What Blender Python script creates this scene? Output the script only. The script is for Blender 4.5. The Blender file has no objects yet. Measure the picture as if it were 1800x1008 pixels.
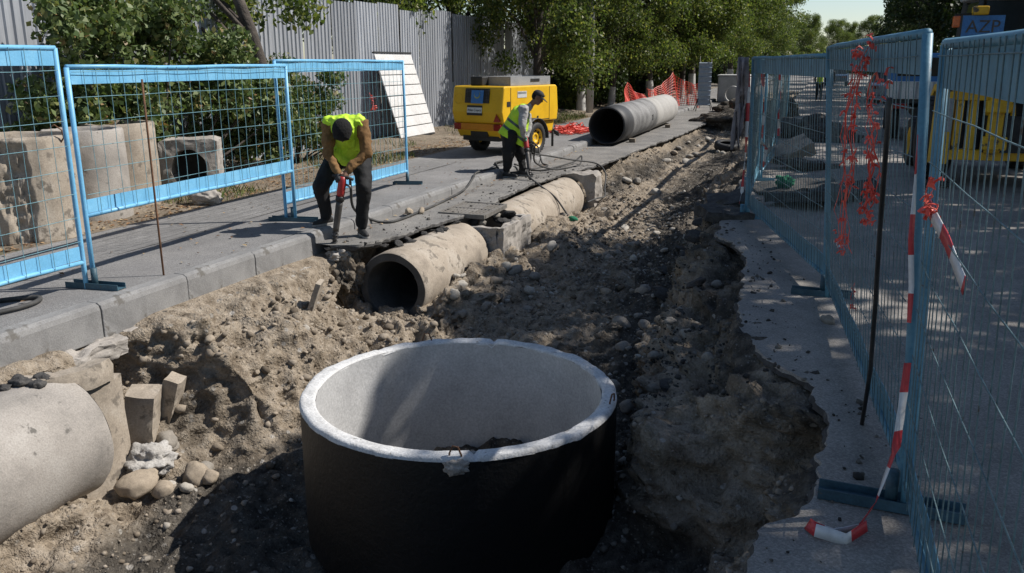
import bpy, bmesh, math, random
import numpy as np
from mathutils import Vector, Matrix, Quaternion
random.seed(7); rng = np.random.default_rng(11)
R = math.radians
scene = bpy.context.scene
COL = scene.collection

# ------------------------------------------------------------------ camera
FPX = 1480.0                                   # focal length in pixels of the 1800 px wide photograph
PITCH = math.atan(394 / FPX)
YAW = math.atan(550 / (FPX * math.cos(PITCH) + 394 * math.sin(PITCH)))
CAM_H = 2.0
cam = bpy.data.cameras.new('camera'); cam.sensor_width = 36; cam.lens = 36 * FPX / 1800
cam.clip_start = .05; cam.clip_end = 3000
camo = bpy.data.objects.new('camera', cam); COL.objects.link(camo)
camo.location = (0, 0, CAM_H); camo.rotation_euler = (math.pi / 2 - PITCH, 0, YAW)
scene.camera = camo

# ------------------------------------------------------------------ sky, sun, exposure
SUN_EL = R(46); SUN_DIR = Vector((.88 * math.cos(SUN_EL), .475 * math.cos(SUN_EL), math.sin(SUN_EL))).normalized()
w = bpy.data.worlds.new('World'); scene.world = w; w.use_nodes = True
nt = w.node_tree; nt.nodes.clear()
sky = nt.nodes.new('ShaderNodeTexSky'); sky.sky_type = 'NISHITA'; sky.sun_disc = False
sky.sun_elevation = SUN_EL; sky.sun_rotation = math.atan2(SUN_DIR.x, SUN_DIR.y)
sky.altitude = 700; sky.air_density = 1.0; sky.dust_density = .7
bg = nt.nodes.new('ShaderNodeBackground'); bg.inputs[1].default_value = .082
wo = nt.nodes.new('ShaderNodeOutputWorld')
nt.links.new(sky.outputs[0], bg.inputs[0]); nt.links.new(bg.outputs[0], wo.inputs[0])
sl = bpy.data.lights.new('sun', 'SUN'); sl.energy = 4.3; sl.angle = R(.53); sl.color = (1, .955, .90)
slo = bpy.data.objects.new('sun', sl); COL.objects.link(slo)
slo.rotation_euler = SUN_DIR.to_track_quat('Z', 'Y').to_euler(); slo.location = SUN_DIR * 60
vs = scene.view_settings; vs.view_transform = 'Standard'; vs.look = 'None'; vs.gamma = 1; vs.use_curve_mapping = False
vs.exposure = .5
scene.cycles.max_bounces = 6; scene.cycles.transparent_max_bounces = 8
try: scene.cycles.use_denoising = True
except Exception: pass

# ------------------------------------------------------------------ helpers
def tag(o, label=None, cat=None, group=None, kind=None):
    if label: o['label'] = label
    if cat: o['category'] = cat
    if group: o['group'] = group
    if kind: o['kind'] = kind
    return o

def empty(name, loc=(0, 0, 0), rz=0, rot=None):
    o = bpy.data.objects.new(name, None); COL.objects.link(o); o.location = loc
    o.rotation_euler = rot if rot else (0, 0, rz); o.empty_display_size = .1
    return o

def link(name, me, parent=None, loc=(0, 0, 0), rot=None, scale=None):
    o = bpy.data.objects.new(name, me); COL.objects.link(o); o.location = loc
    if rot is not None: o.rotation_euler = rot
    if scale is not None: o.scale = scale
    if parent: o.parent = parent
    return o

def copy_tree(o, parent=None):
    c = o.copy(); COL.objects.link(c); c.parent = parent
    for ch in o.children: copy_tree(ch, c)
    return c

def frame_of(d):
    d = Vector(d).normalized(); a = Vector((0, 0, 1)) if abs(d.z) < .95 else Vector((1, 0, 0))
    x = d.cross(a).normalized(); y = d.cross(x).normalized()
    return x, y

class MB:
    """collects shapes and links them as ONE mesh object"""
    def __init__(s): s.v = []; s.f = []
    def add(s, vs, fs):
        b = len(s.v); s.v += [tuple(p) for p in vs]; s.f += [tuple(b + i for i in f) for f in fs]; return s
    def box(s, c, d, rot=None):
        hx, hy, hz = d[0] / 2, d[1] / 2, d[2] / 2
        p = [Vector((x, y, z)) for x in (-hx, hx) for y in (-hy, hy) for z in (-hz, hz)]
        if rot is not None:
            m = rot if isinstance(rot, Matrix) else Matrix.Rotation(rot[2], 3, 'Z') @ Matrix.Rotation(rot[1], 3, 'Y') @ Matrix.Rotation(rot[0], 3, 'X')
            p = [m @ q for q in p]
        c = Vector(c)
        return s.add([q + c for q in p], [(0, 1, 3, 2), (4, 6, 7, 5), (0, 4, 5, 1), (2, 3, 7, 6), (0, 2, 6, 4), (1, 5, 7, 3)])
    def bar(s, a, b, w, h, up=(0, 0, 1)):
        a = Vector(a); b = Vector(b); d = (b - a); L = d.length; d.normalize()
        x = d.cross(Vector(up)).normalized(); u = x.cross(d)
        p = [a + d * t + x * i * w / 2 + u * j * h / 2 for t in (0, L) for i in (-1, 1) for j in (-1, 1)]
        return s.add(p, [(0, 1, 3, 2), (4, 6, 7, 5), (0, 4, 5, 1), (2, 3, 7, 6), (0, 2, 6, 4), (1, 5, 7, 3)])
    def tube(s, pts, r, n=8, caps=True):
        pts = [Vector(p) for p in pts]; m = len(pts)
        rs = r if hasattr(r, '__len__') else [r] * m
        t0 = (pts[1] - pts[0]).normalized(); x, y = frame_of(t0); rings = []
        for i, p in enumerate(pts):
            t = (pts[min(i + 1, m - 1)] - pts[max(i - 1, 0)]).normalized()
            q = t0.rotation_difference(t); x = q @ x; y = q @ y; t0 = t
            rings.append([p + (x * math.cos(2 * math.pi * k / n) + y * math.sin(2 * math.pi * k / n)) * rs[i] for k in range(n)])
        vs = [q for g in rings for q in g]; fs = []
        for i in range(m - 1):
            for k in range(n):
                a = i * n + k; b = i * n + (k + 1) % n; fs.append((a, a + n, b + n, b))
        if caps: fs.append(tuple(range(n))); fs.append(tuple(range((m - 1) * n + n - 1, (m - 1) * n - 1, -1)))
        return s.add(vs, fs)
    def lathe(s, prof, n=32, o=(0, 0, 0), axis='Z', a0=0, a1=2 * math.pi, closed=False):
        o = Vector(o); full = abs(a1 - a0 - 2 * math.pi) < 1e-6; cols = n if full else n + 1; vs = []
        for k in range(cols):
            a = a0 + (a1 - a0) * k / n; c, si = math.cos(a), math.sin(a)
            for (r, z) in prof:
                vs.append(o + (Vector((r * c, r * si, z)) if axis == 'Z' else Vector((r * c, z, r * si)) if axis == 'Y' else Vector((z, r * c, r * si))))
        m = len(prof); fs = []
        for k in range(n):
            k2 = (k + 1) % cols
            for i in range(m if closed else m - 1):
                j = (i + 1) % m; fs.append((k * m + i, k2 * m + i, k2 * m + j, k * m + j))
        if not full and closed:
            fs.append(tuple(range(m))); fs.append(tuple(range(n * m + m - 1, n * m - 1, -1)))
        return s.add(vs, fs)
    def prism(s, poly, a, b, axis='Y'):
        """extrude a 2-D polygon between two coordinates of an axis"""
        def P(u, v, t): return (u, t, v) if axis == 'Y' else (t, u, v) if axis == 'X' else (u, v, t)
        n = len(poly); vs = [P(u, v, a) for u, v in poly] + [P(u, v, b) for u, v in poly]
        return s.add(vs, [tuple(range(n)), tuple(range(2 * n - 1, n - 1, -1))] + [(i, (i + 1) % n, n + (i + 1) % n, n + i) for i in range(n)])
    def mesh(s, name, mat=None, smooth=False, fix=True):
        me = bpy.data.meshes.new(name); me.from_pydata([tuple(p) for p in s.v], [], s.f)
        if fix:
            bm = bmesh.new(); bm.from_mesh(me); bmesh.ops.recalc_face_normals(bm, faces=bm.faces); bm.to_mesh(me); bm.free()
        if mat: me.materials.append(mat)
        if smooth: me.shade_smooth()
        return me
    def build(s, name, mat, parent=None, smooth=False, bevel=0, loc=(0, 0, 0), rot=None, seg=2, auto=None):
        o = link(name, s.mesh(name, mat, smooth), parent, loc, rot)
        if bevel:
            m = o.modifiers.new('bevel', 'BEVEL'); m.width = bevel; m.segments = seg; m.limit_method = 'ANGLE'; m.angle_limit = R(40)
            m.harden_normals = False
        if auto: o.data.shade_smooth(); o.data.set_sharp_from_angle(angle=R(auto))
        return o

# numpy noise --------------------------------------------------------------
def _h(i, j, k, s):
    n = (i * 374761393 + j * 668265263 + k * 2147483647 + s * 974634777).astype(np.int64)
    n = (n ^ (n >> 13)) * 1274126177 & 0x7fffffff
    n = (n ^ (n >> 16)) * 668265263 & 0x7fffffff
    return (n & 0xffffff) / float(0xffffff)
def vnoise(p, seed=0):
    q = np.floor(p).astype(np.int64); f = p - q; u = f * f * (3 - 2 * f); r = 0
    for a in (0, 1):
        for b in (0, 1):
            for c in (0, 1):
                wgt = (u[:, 0] if a else 1 - u[:, 0]) * (u[:, 1] if b else 1 - u[:, 1]) * (u[:, 2] if c else 1 - u[:, 2])
                r = r + wgt * _h(q[:, 0] + a, q[:, 1] + b, q[:, 2] + c, seed)
    return r * 2 - 1
def fbm(p, octs=4, seed=0, gain=.5):
    r = 0; a = 1
    for o in range(octs): r = r + a * vnoise(p * 2 ** o + 17.3 * o, seed + o); a *= gain
    return r
def pebbles(p, seed=0, dens=.6):
    """rounded bumps (0..1) of stones half buried in the surface"""
    q = np.floor(p).astype(np.int64); out = np.zeros(len(p))
    for a in (-1, 0, 1):
        for b in (-1, 0, 1):
            for c in (-1, 0, 1):
                i, j, k = q[:, 0] + a, q[:, 1] + b, q[:, 2] + c
                on = _h(i, j, k, seed + 5) < dens; rad = .25 + .35 * _h(i, j, k, seed + 4)
                d = np.sqrt((i + _h(i, j, k, seed + 1) - p[:, 0]) ** 2 + (j + _h(i, j, k, seed + 2) - p[:, 1]) ** 2 + (k + _h(i, j, k, seed + 3) - p[:, 2]) ** 2)
                h = np.where(on, np.clip(1 - (d / rad) ** 2, 0, 1) ** .6 * rad, 0); out = np.maximum(out, h)
    return out

# materials ----------------------------------------------------------------
MATS = {}
def ramp(nt, stops, fac):
    r = nt.nodes.new('ShaderNodeValToRGB'); e = r.color_ramp.elements
    while len(e) < len(stops): e.new(.5)
    for x, (p, c) in zip(e, stops):
        x.position = p; x.color = (*c, 1) if len(c) == 3 else c
    nt.links.new(fac, r.inputs[0]); return r.outputs[0]
def mixc(nt, a, b, fac, mode='MIX'):
    m = nt.nodes.new('ShaderNodeMix'); m.data_type = 'RGBA'; m.blend_type = mode
    for s, v in ((6, a), (7, b), (0, fac)):
        if hasattr(v, 'is_output'): nt.links.new(v, m.inputs[s])
        else: m.inputs[s].default_value = (*v, 1) if hasattr(v, '__len__') and len(v) == 3 else v
    return m.outputs[2]
def noise(nt, vec, scale, detail=4, rough=.55, out=0):
    n = nt.nodes.new('ShaderNodeTexNoise'); n.inputs['Scale'].default_value = scale; n.inputs['Detail'].default_value = detail
    n.inputs['Roughness'].default_value = rough; nt.links.new(vec, n.inputs['Vector']); return n.outputs[out]
def voro(nt, vec, scale, feature='F1', out='Distance'):
    n = nt.nodes.new('ShaderNodeTexVoronoi'); n.feature = feature; n.inputs['Scale'].default_value = scale
    nt.links.new(vec, n.inputs['Vector']); return n.outputs[out]
def math_(nt, op, a, b=0.):
    m = nt.nodes.new('ShaderNodeMath'); m.operation = op
    for i, v in enumerate((a, b)):
        if hasattr(v, 'is_output'): nt.links.new(v, m.inputs[i])
        else: m.inputs[i].default_value = v
    return m.outputs[0]
def bump(nt, h, strength, dist, normal=None):
    b = nt.nodes.new('ShaderNodeBump'); b.inputs['Strength'].default_value = strength; b.inputs['Distance'].default_value = dist
    nt.links.new(h, b.inputs['Height'])
    if normal: nt.links.new(normal, b.inputs['Normal'])
    return b.outputs[0]
def new_mat(name):
    m = bpy.data.materials.new(name); m.use_nodes = True; nt = m.node_tree; nt.nodes.clear()
    o = nt.nodes.new('ShaderNodeOutputMaterial'); b = nt.nodes.new('ShaderNodeBsdfPrincipled'); nt.links.new(b.outputs[0], o.inputs[0])
    tc = nt.nodes.new('ShaderNodeTexCoord'); MATS[name] = m
    return m, nt, b, tc.outputs['Object'], o
def mat(name, base, dark=None, light=None, scale=3., fine=60., rough=.8, metal=0., bmp=.3, bdist=.004, spots=None, spotscale=20., spotamt=.55, finev=.25, coat=0.):
    """weathered surface: base colour drifting to dark/light, fine grain, optional spots of another colour, relief"""
    m, nt, b, P, o = new_mat(name)
    dark = dark or tuple(c * .6 for c in base); light = light or tuple(min(1, c * 1.25) for c in base)
    c = ramp(nt, [(.25, dark), (.5, base), (.78, light)], noise(nt, P, scale, 6, .62))
    fn = noise(nt, P, fine, 3, .6)
    c = mixc(nt, c, ramp(nt, [(.3, (1 - finev,) * 3), (.7, (1 + finev * .3,) * 3)], fn), 1., 'MULTIPLY')
    if spots:
        sp = ramp(nt, [(spotamt, (0, 0, 0)), (min(1, spotamt + .06), (1, 1, 1))], noise(nt, P, spotscale, 5, .65))
        c = mixc(nt, c, spots, sp)
    nt.links.new(c, b.inputs['Base Color']); b.inputs['Roughness'].default_value = rough; b.inputs['Metallic'].default_value = metal
    if coat: b.inputs['Coat Weight'].default_value = coat
    if bmp:
        h = math_(nt, 'ADD', fn, math_(nt, 'MULTIPLY', noise(nt, P, fine * .3, 3), 1.5))
        nt.links.new(bump(nt, h, bmp, bdist), b.inputs['Normal'])
    return m

# surfaces of the place
M_CONC = mat('old_concrete', (.33, .30, .265), (.19, .175, .155), (.43, .40, .36), 2.2, 90, .9, bmp=.5, spots=(.13, .12, .105), spotscale=7, spotamt=.63)
M_CONC_TAN = mat('soil_stained_concrete', (.36, .305, .24), (.21, .175, .135), (.46, .41, .345), 3.2, 70, .92, bmp=.6, spots=(.17, .145, .115), spotscale=6, spotamt=.56)
M_CONC_NEW = mat('new_concrete', (.46, .455, .445), (.36, .355, .35), (.55, .545, .535), 2.5, 55, .85, bmp=.3, spots=(.17, .165, .16), spotscale=42, spotamt=.69)
M_RIM = mat('raw_concrete_rim', (.60, .595, .58), (.42, .415, .40), (.70, .695, .68), 7, 60, .9, bmp=.7, bdist=.006, spots=(.22, .215, .2), spotscale=26, spotamt=.63)
M_BITUMEN = mat('black_bitumen_coat', (.0045, .0043, .004), (.003, .003, .003), (.008, .0078, .0072), 3, 40, .55, bmp=.5, bdist=.006, spots=(.035, .031, .026), spotscale=5, spotamt=.70)
M_KERB = mat('kerb_concrete', (.225, .22, .213), (.13, .127, .122), (.31, .303, .29), 2.4, 80, .9, bmp=.5, spots=(.12, .112, .10), spotscale=4, spotamt=.58)
M_RUST = mat('rusty_steel', (.17, .085, .045), (.08, .045, .03), (.26, .13, .065), 12, 120, .85, metal=.2, bmp=.4)
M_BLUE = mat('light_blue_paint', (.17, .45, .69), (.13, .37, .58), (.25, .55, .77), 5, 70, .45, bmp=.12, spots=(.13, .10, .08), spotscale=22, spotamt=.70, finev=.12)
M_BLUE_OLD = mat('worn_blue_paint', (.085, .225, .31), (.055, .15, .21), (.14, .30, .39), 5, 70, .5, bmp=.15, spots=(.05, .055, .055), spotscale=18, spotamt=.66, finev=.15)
M_TEAL_DK = mat('dark_blue_base_paint', (.035, .085, .115), (.02, .05, .07), (.06, .13, .17), 6, 70, .6, bmp=.2, spots=(.09, .075, .06), spotscale=15, spotamt=.64)
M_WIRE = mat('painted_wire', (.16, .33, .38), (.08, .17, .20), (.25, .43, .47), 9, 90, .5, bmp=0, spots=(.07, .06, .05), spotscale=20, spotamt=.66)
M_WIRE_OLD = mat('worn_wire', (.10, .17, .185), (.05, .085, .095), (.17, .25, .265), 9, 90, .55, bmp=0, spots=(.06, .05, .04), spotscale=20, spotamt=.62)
M_RUBBER = mat('black_rubber', (.018, .018, .018), (.012, .012, .012), (.04, .038, .036), 6, 90, .7, bmp=.2)
M_DARK = mat('dark_metal', (.03, .03, .03), (.016, .016, .016), (.06, .058, .055), 6, 80, .55, metal=.3, bmp=.15)
M_STEEL = mat('worn_steel', (.22, .215, .21), (.10, .095, .09), (.34, .335, .33), 9, 90, .45, metal=.7, bmp=.2)
M_IRON = mat('cast_iron', (.19, .175, .155), (.10, .093, .083), (.27, .25, .225), 9, 90, .75, metal=.3, bmp=.4)
# ------------------------------------------------------------------ ground, trench, pavements
def soil_material(name):
    """earth of the dig: attribute soil runs 0 tan loam .. 1 dark crumbled asphalt and gravel, also painted shade"""
    m, nt, b, P, o = new_mat(name)
    at = nt.nodes.new('ShaderNodeAttribute'); at.attribute_name = 'soil'
    big = noise(nt, P, 1.6, 8, .6); mid = noise(nt, P, 9, 6, .65); fin = noise(nt, P, 70, 4, .7)
    tan = ramp(nt, [(.28, (.11, .084, .058)), (.48, (.29, .238, .178)), (.72, (.42, .36, .285))], mid)
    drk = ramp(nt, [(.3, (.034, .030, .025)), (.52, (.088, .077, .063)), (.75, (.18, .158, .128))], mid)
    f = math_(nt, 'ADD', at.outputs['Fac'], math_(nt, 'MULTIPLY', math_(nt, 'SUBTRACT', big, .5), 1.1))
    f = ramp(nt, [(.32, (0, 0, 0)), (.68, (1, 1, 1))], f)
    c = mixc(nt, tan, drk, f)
    # pebbles, each with its own tint, two sizes
    for sc, am in ((16, .10), (48, .22)):
        vc = voro(nt, P, sc, 'F1', 'Color'); vd = voro(nt, P, sc)
        sep = nt.nodes.new('ShaderNodeSeparateColor'); nt.links.new(vc, sep.inputs[0])
        pick = math_(nt, 'GREATER_THAN', sep.outputs[0], 1 - am)
        inside = ramp(nt, [(.30, (1, 1, 1)), (.42, (0, 0, 0))], vd)
        fac = math_(nt, 'MULTIPLY', math_(nt, 'MULTIPLY', pick, inside), .85 if sc == 16 else .4)
        tint = ramp(nt, [(.0, (.10, .093, .085)), (.5, (.27, .245, .21)), (1, (.46, .43, .385))], sep.outputs[1])
        c = mixc(nt, c, tint, fac)
    c = mixc(nt, c, ramp(nt, [(.3, (.68,) * 3), (.7, (1.08,) * 3)], fin), 1., 'MULTIPLY')
    nt.links.new(c, b.inputs['Base Color']); b.inputs['Roughness'].default_value = .97; b.inputs['Specular IOR Level'].default_value = .15
    v1 = ramp(nt, [(.0, (1, 1, 1)), (.5, (0, 0, 0))], voro(nt, P, 30)); v2 = ramp(nt, [(.0, (1, 1, 1)), (.5, (0, 0, 0))], voro(nt, P, 85))
    h = math_(nt, 'ADD', math_(nt, 'ADD', math_(nt, 'MULTIPLY', v1, .8), math_(nt, 'MULTIPLY', v2, .4)), math_(nt, 'ADD', math_(nt, 'MULTIPLY', mid, 1.4), math_(nt, 'MULTIPLY', fin, .6)))
    nt.links.new(bump(nt, h, .9, .016), b.inputs['Normal'])
    return m
M_SOIL = soil_material('trench_earth')

def asphalt_material(name, base, dust, dustamt=.5, tiles=None):
    m, nt, b, P, o = new_mat(name)
    fin = noise(nt, P, 130, 3, .7); mid = noise(nt, P, 2.1, 7, .62); st = noise(nt, P, .55, 4, .6)
    c = mixc(nt, base, dust, ramp(nt, [(dustamt - .16, (0, 0, 0)), (dustamt + .2, (1, 1, 1))], mid))
    c = mixc(nt, c, ramp(nt, [(.3, (.80,) * 3), (.7, (1.12,) * 3)], st), 1., 'MULTIPLY')
    vc = voro(nt, P, 120, 'F1', 'Color'); sep = nt.nodes.new('ShaderNodeSeparateColor'); nt.links.new(vc, sep.inputs[0])
    c = mixc(nt, c, ramp(nt, [(0, (.70,) * 3), (.6, (1.,) * 3), (1, (1.35,) * 3)], sep.outputs[0]), .8, 'MULTIPLY')
    h = math_(nt, 'ADD', fin, math_(nt, 'MULTIPLY', voro(nt, P, 120), .8))
    if tiles:      # small pavers, too fine to tell apart at this distance
        br = nt.nodes.new('ShaderNodeTexBrick'); br.inputs['Scale'].default_value = 1; br.inputs['Brick Width'].default_value = .20; br.inputs['Row Height'].default_value = .10
        br.inputs['Mortar Size'].default_value = .006; br.inputs['Color1'].default_value = (1, 1, 1, 1); br.inputs['Color2'].default_value = (.86, .86, .86, 1); br.inputs['Mortar'].default_value = (.55, .55, .55, 1)
        mp = nt.nodes.new('ShaderNodeMapping'); mp.inputs['Rotation'].default_value = (0, 0, R(90)); nt.links.new(P, mp.inputs[0]); nt.links.new(mp.outputs[0], br.inputs[0])
        c = mixc(nt, c, br.outputs[0], .75, 'MULTIPLY')
    # crumbs and dark stains
    c = mixc(nt, c, tuple(x * .45 for x in base), ramp(nt, [(.67, (0, 0, 0)), (.73, (1, 1, 1))], noise(nt, P, 16, 5, .7)))
    nt.links.new(c, b.inputs['Base Color']); b.inputs['Roughness'].default_value = .93; b.inputs['Specular IOR Level'].default_value = .25
    nt.links.new(bump(nt, h, .55, .006), b.inputs['Normal'])
    return m
M_ROAD = asphalt_material('dusty_road', (.185, .172, .157), (.30, .277, .248), .38)
M_GUTTER = asphalt_material('gutter_asphalt', (.15, .145, .138), (.25, .236, .215), .48)
M_WALK = asphalt_material('sidewalk_asphalt', (.185, .18, .175), (.235, .227, .217), .5)
M_PAVER = asphalt_material('grey_pavers', (.20, .195, .188), (.255, .247, .236), .5, tiles=True)
M_TAR = mat('broken_asphalt', (.055, .052, .049), (.03, .029, .028), (.12, .112, .10), 14, 60, .95, bmp=.8, bdist=.01)

# the cross sections of the dig: y, then 13 points (x, z) from under the kerb to under the road
SEC = [
 (-3.0, [(-5.4,-.10),(-5.1,-.14),(-4.7,-.35),(-4.4,-.7),(-4.1,-1.0),(-3.6,-1.2),(-2.3,-1.22),(-1.1,-1.2),(-.7,-1.05),(-.45,-.65),(-.25,-.2),(-.2,.05),(.3,.02)]),
 (2.6, [(-5.4,-.10),(-5.2,-.13),(-4.95,-.24),(-4.75,-.75),(-4.45,-1.02),(-3.8,-1.16),(-2.3,-1.22),(-1.1,-1.2),(-.75,-1.0),(-.5,-.6),(-.25,-.15),(-.15,.05),(.3,.02)]),
 (3.3, [(-5.4,-.10),(-5.2,-.13),(-4.95,-.24),(-4.75,-.75),(-4.5,-1.02),(-4.0,-1.16),(-2.3,-1.22),(-1.1,-1.2),(-.6,-1.0),(-.3,-.6),(-.15,-.15),(-.12,.05),(.3,.02)]),
 (3.75, [(-5.4,-.10),(-5.2,-.13),(-4.95,-.24),(-4.75,-.8),(-4.5,-1.05),(-4.1,-1.18),(-2.3,-1.22),(-1.1,-1.2),(-.5,-.98),(-.04,-.6),(.04,-.2),(.09,.05),(.4,.02)]),
 (4.3, [(-5.5,-.12),(-5.2,-.15),(-5.1,-.35),(-4.95,-.8),(-4.65,-1.08),(-4.2,-1.24),(-2.3,-1.30),(-1.1,-1.2),(-.45,-1.0),(.06,-.62),(.17,-.2),(.14,.05),(.4,.02)]),
 (4.75, [(-5.95,-.18),(-5.30,-.20),(-5.45,-.42),(-4.98,-.74),(-4.75,-1.1),(-4.25,-1.25),(-2.3,-1.30),(-1.1,-1.2),(-.45,-1.0),(.05,-.62),(.16,-.2),(.14,.05),(.4,.02)]),
 (5.1, [(-5.8,-.16),(-5.2,-.19),(-5.30,-.42),(-4.92,-.76),(-4.55,-1.06),(-4.05,-1.25),(-2.3,-1.30),(-1.1,-1.18),(-.88,-.94),(-.74,-.48),(-.42,-.12),(.02,.05),(.4,.02)]),
 (5.55, [(-5.4,-.10),(-4.95,-.12),(-4.62,-.3),(-4.35,-.6),(-4.18,-.9),(-3.8,-1.2),(-2.3,-1.28),(-1.15,-1.16),(-1.02,-.9),(-.92,-.45),(-.68,-.16),(-.26,.03),(.3,.02)]),
 (6.4, [(-5.4,-.10),(-5.0,-.13),(-4.6,-.32),(-4.2,-.62),(-3.9,-.85),(-3.5,-1.1),(-2.3,-1.12),(-1.25,-1.08),(-1.15,-.85),(-1.05,-.5),(-.9,-.3),(-.48,.02),(.2,.02)]),
 (7.4, [(-5.4,-.10),(-4.98,-.15),(-4.65,-.45),(-4.2,-.75),(-3.75,-.84),(-3.42,-1.0),(-2.3,-1.05),(-1.35,-1.0),(-1.25,-.8),(-1.15,-.5),(-1.0,-.32),(-.54,-.02),(.2,.02)]),
 (8.1, [(-5.4,-.10),(-5.05,-.2),(-4.95,-.55),(-4.43,-.76),(-3.78,-.74),(-3.35,-.94),(-2.3,-.98),(-1.45,-.94),(-1.35,-.75),(-1.25,-.5),(-1.05,-.33),(-.58,-.02),(.2,.02)]),
 (8.6, [(-5.4,-.09),(-5.0,-.12),(-4.90,-.55),(-4.43,-.99),(-3.97,-.48),(-3.3,-.86),(-2.3,-.92),(-1.55,-.88),(-1.4,-.72),(-1.3,-.5),(-1.1,-.33),(-.6,-.02),(.2,.02)]),
 (9.15, [(-5.4,-.09),(-5.0,-.12),(-4.90,-.55),(-4.43,-.99),(-3.98,-.40),(-3.3,-.83),(-2.3,-.88),(-1.65,-.84),(-1.5,-.7),(-1.35,-.5),(-1.15,-.3),(-.75,.0),(.2,.02)]),
 (9.7, [(-5.4,-.09),(-5.0,-.12),(-4.90,-.55),(-4.43,-.99),(-3.98,-.44),(-3.3,-.8),(-2.4,-.85),(-1.75,-.8),(-1.5,-.66),(-1.35,-.48),(-1.2,-.25),(-1.05,.03),(.0,.02)]),
 (12., [(-5.4,-.09),(-5.0,-.12),(-4.90,-.55),(-4.43,-.99),(-3.95,-.58),(-3.2,-.71),(-2.5,-.74),(-2.1,-.7),(-1.75,-.58),(-1.5,-.4),(-1.28,-.16),(-1.12,.04),(.0,.02)]),
 (15.2, [(-5.4,-.09),(-5.0,-.12),(-4.90,-.55),(-4.43,-.96),(-3.95,-.52),(-3.2,-.61),(-2.6,-.63),(-2.2,-.6),(-1.85,-.5),(-1.6,-.34),(-1.35,-.14),(-1.2,.04),(.0,.02)]),
 (16.6, [(-5.4,-.09),(-4.3,-.1),(-4.02,-.25),(-3.75,-.42),(-3.5,-.5),(-3.2,-.55),(-2.6,-.57),(-2.25,-.54),(-1.9,-.45),(-1.65,-.32),(-1.4,-.13),(-1.22,.04),(.0,.02)]),
 (20., [(-5.4,-.09),(-4.05,-.1),(-3.88,-.2),(-3.6,-.34),(-3.3,-.41),(-3.0,-.45),(-2.6,-.46),(-2.3,-.44),(-1.95,-.38),(-1.7,-.27),(-1.45,-.12),(-1.25,.04),(.0,.02)]),
 (26., [(-5.4,-.09),(-3.85,-.1),(-3.7,-.17),(-3.5,-.26),(-3.2,-.32),(-2.9,-.34),(-2.6,-.35),(-2.3,-.33),(-2.0,-.29),(-1.75,-.2),(-1.5,-.1),(-1.3,.04),(.0,.02)]),
 (34., [(-5.4,-.09),(-3.8,-.1),(-3.7,-.12),(-3.5,-.17),(-3.2,-.2),(-2.9,-.2),(-2.6,-.2),(-2.3,-.2),(-2.0,-.17),(-1.8,-.12),(-1.6,-.06),(-1.4,.04),(.0,.02)]),
 (62., [(-5.4,-.09),(-3.8,-.09),(-3.7,-.08),(-3.5,-.06),(-3.2,-.04),(-2.9,-.02),(-2.6,-.0),(-2.3,.0),(-2.0,.0),(-1.8,.0),(-1.6,.01),(-1.4,.03),(.0,.02)]),
]
SY = np.array([s[0] for s in SEC]); SP = np.array([s[1] for s in SEC])      # (ns,13,2)
def section(y):
    """control points at y, eased between stations"""
    y = min(max(y, SY[0]), SY[-1] - 1e-6); i = int(np.searchsorted(SY, y, 'right') - 1); t = (y - SY[i]) / (SY[i + 1] - SY[i])
    t = t * t * (3 - 2 * t) * .6 + t * .4
    return SP[i] * (1 - t) + SP[i + 1] * t
SEGN = [8, 22, 26, 26, 26, 52, 52, 26, 22, 22, 22, 8]
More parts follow.
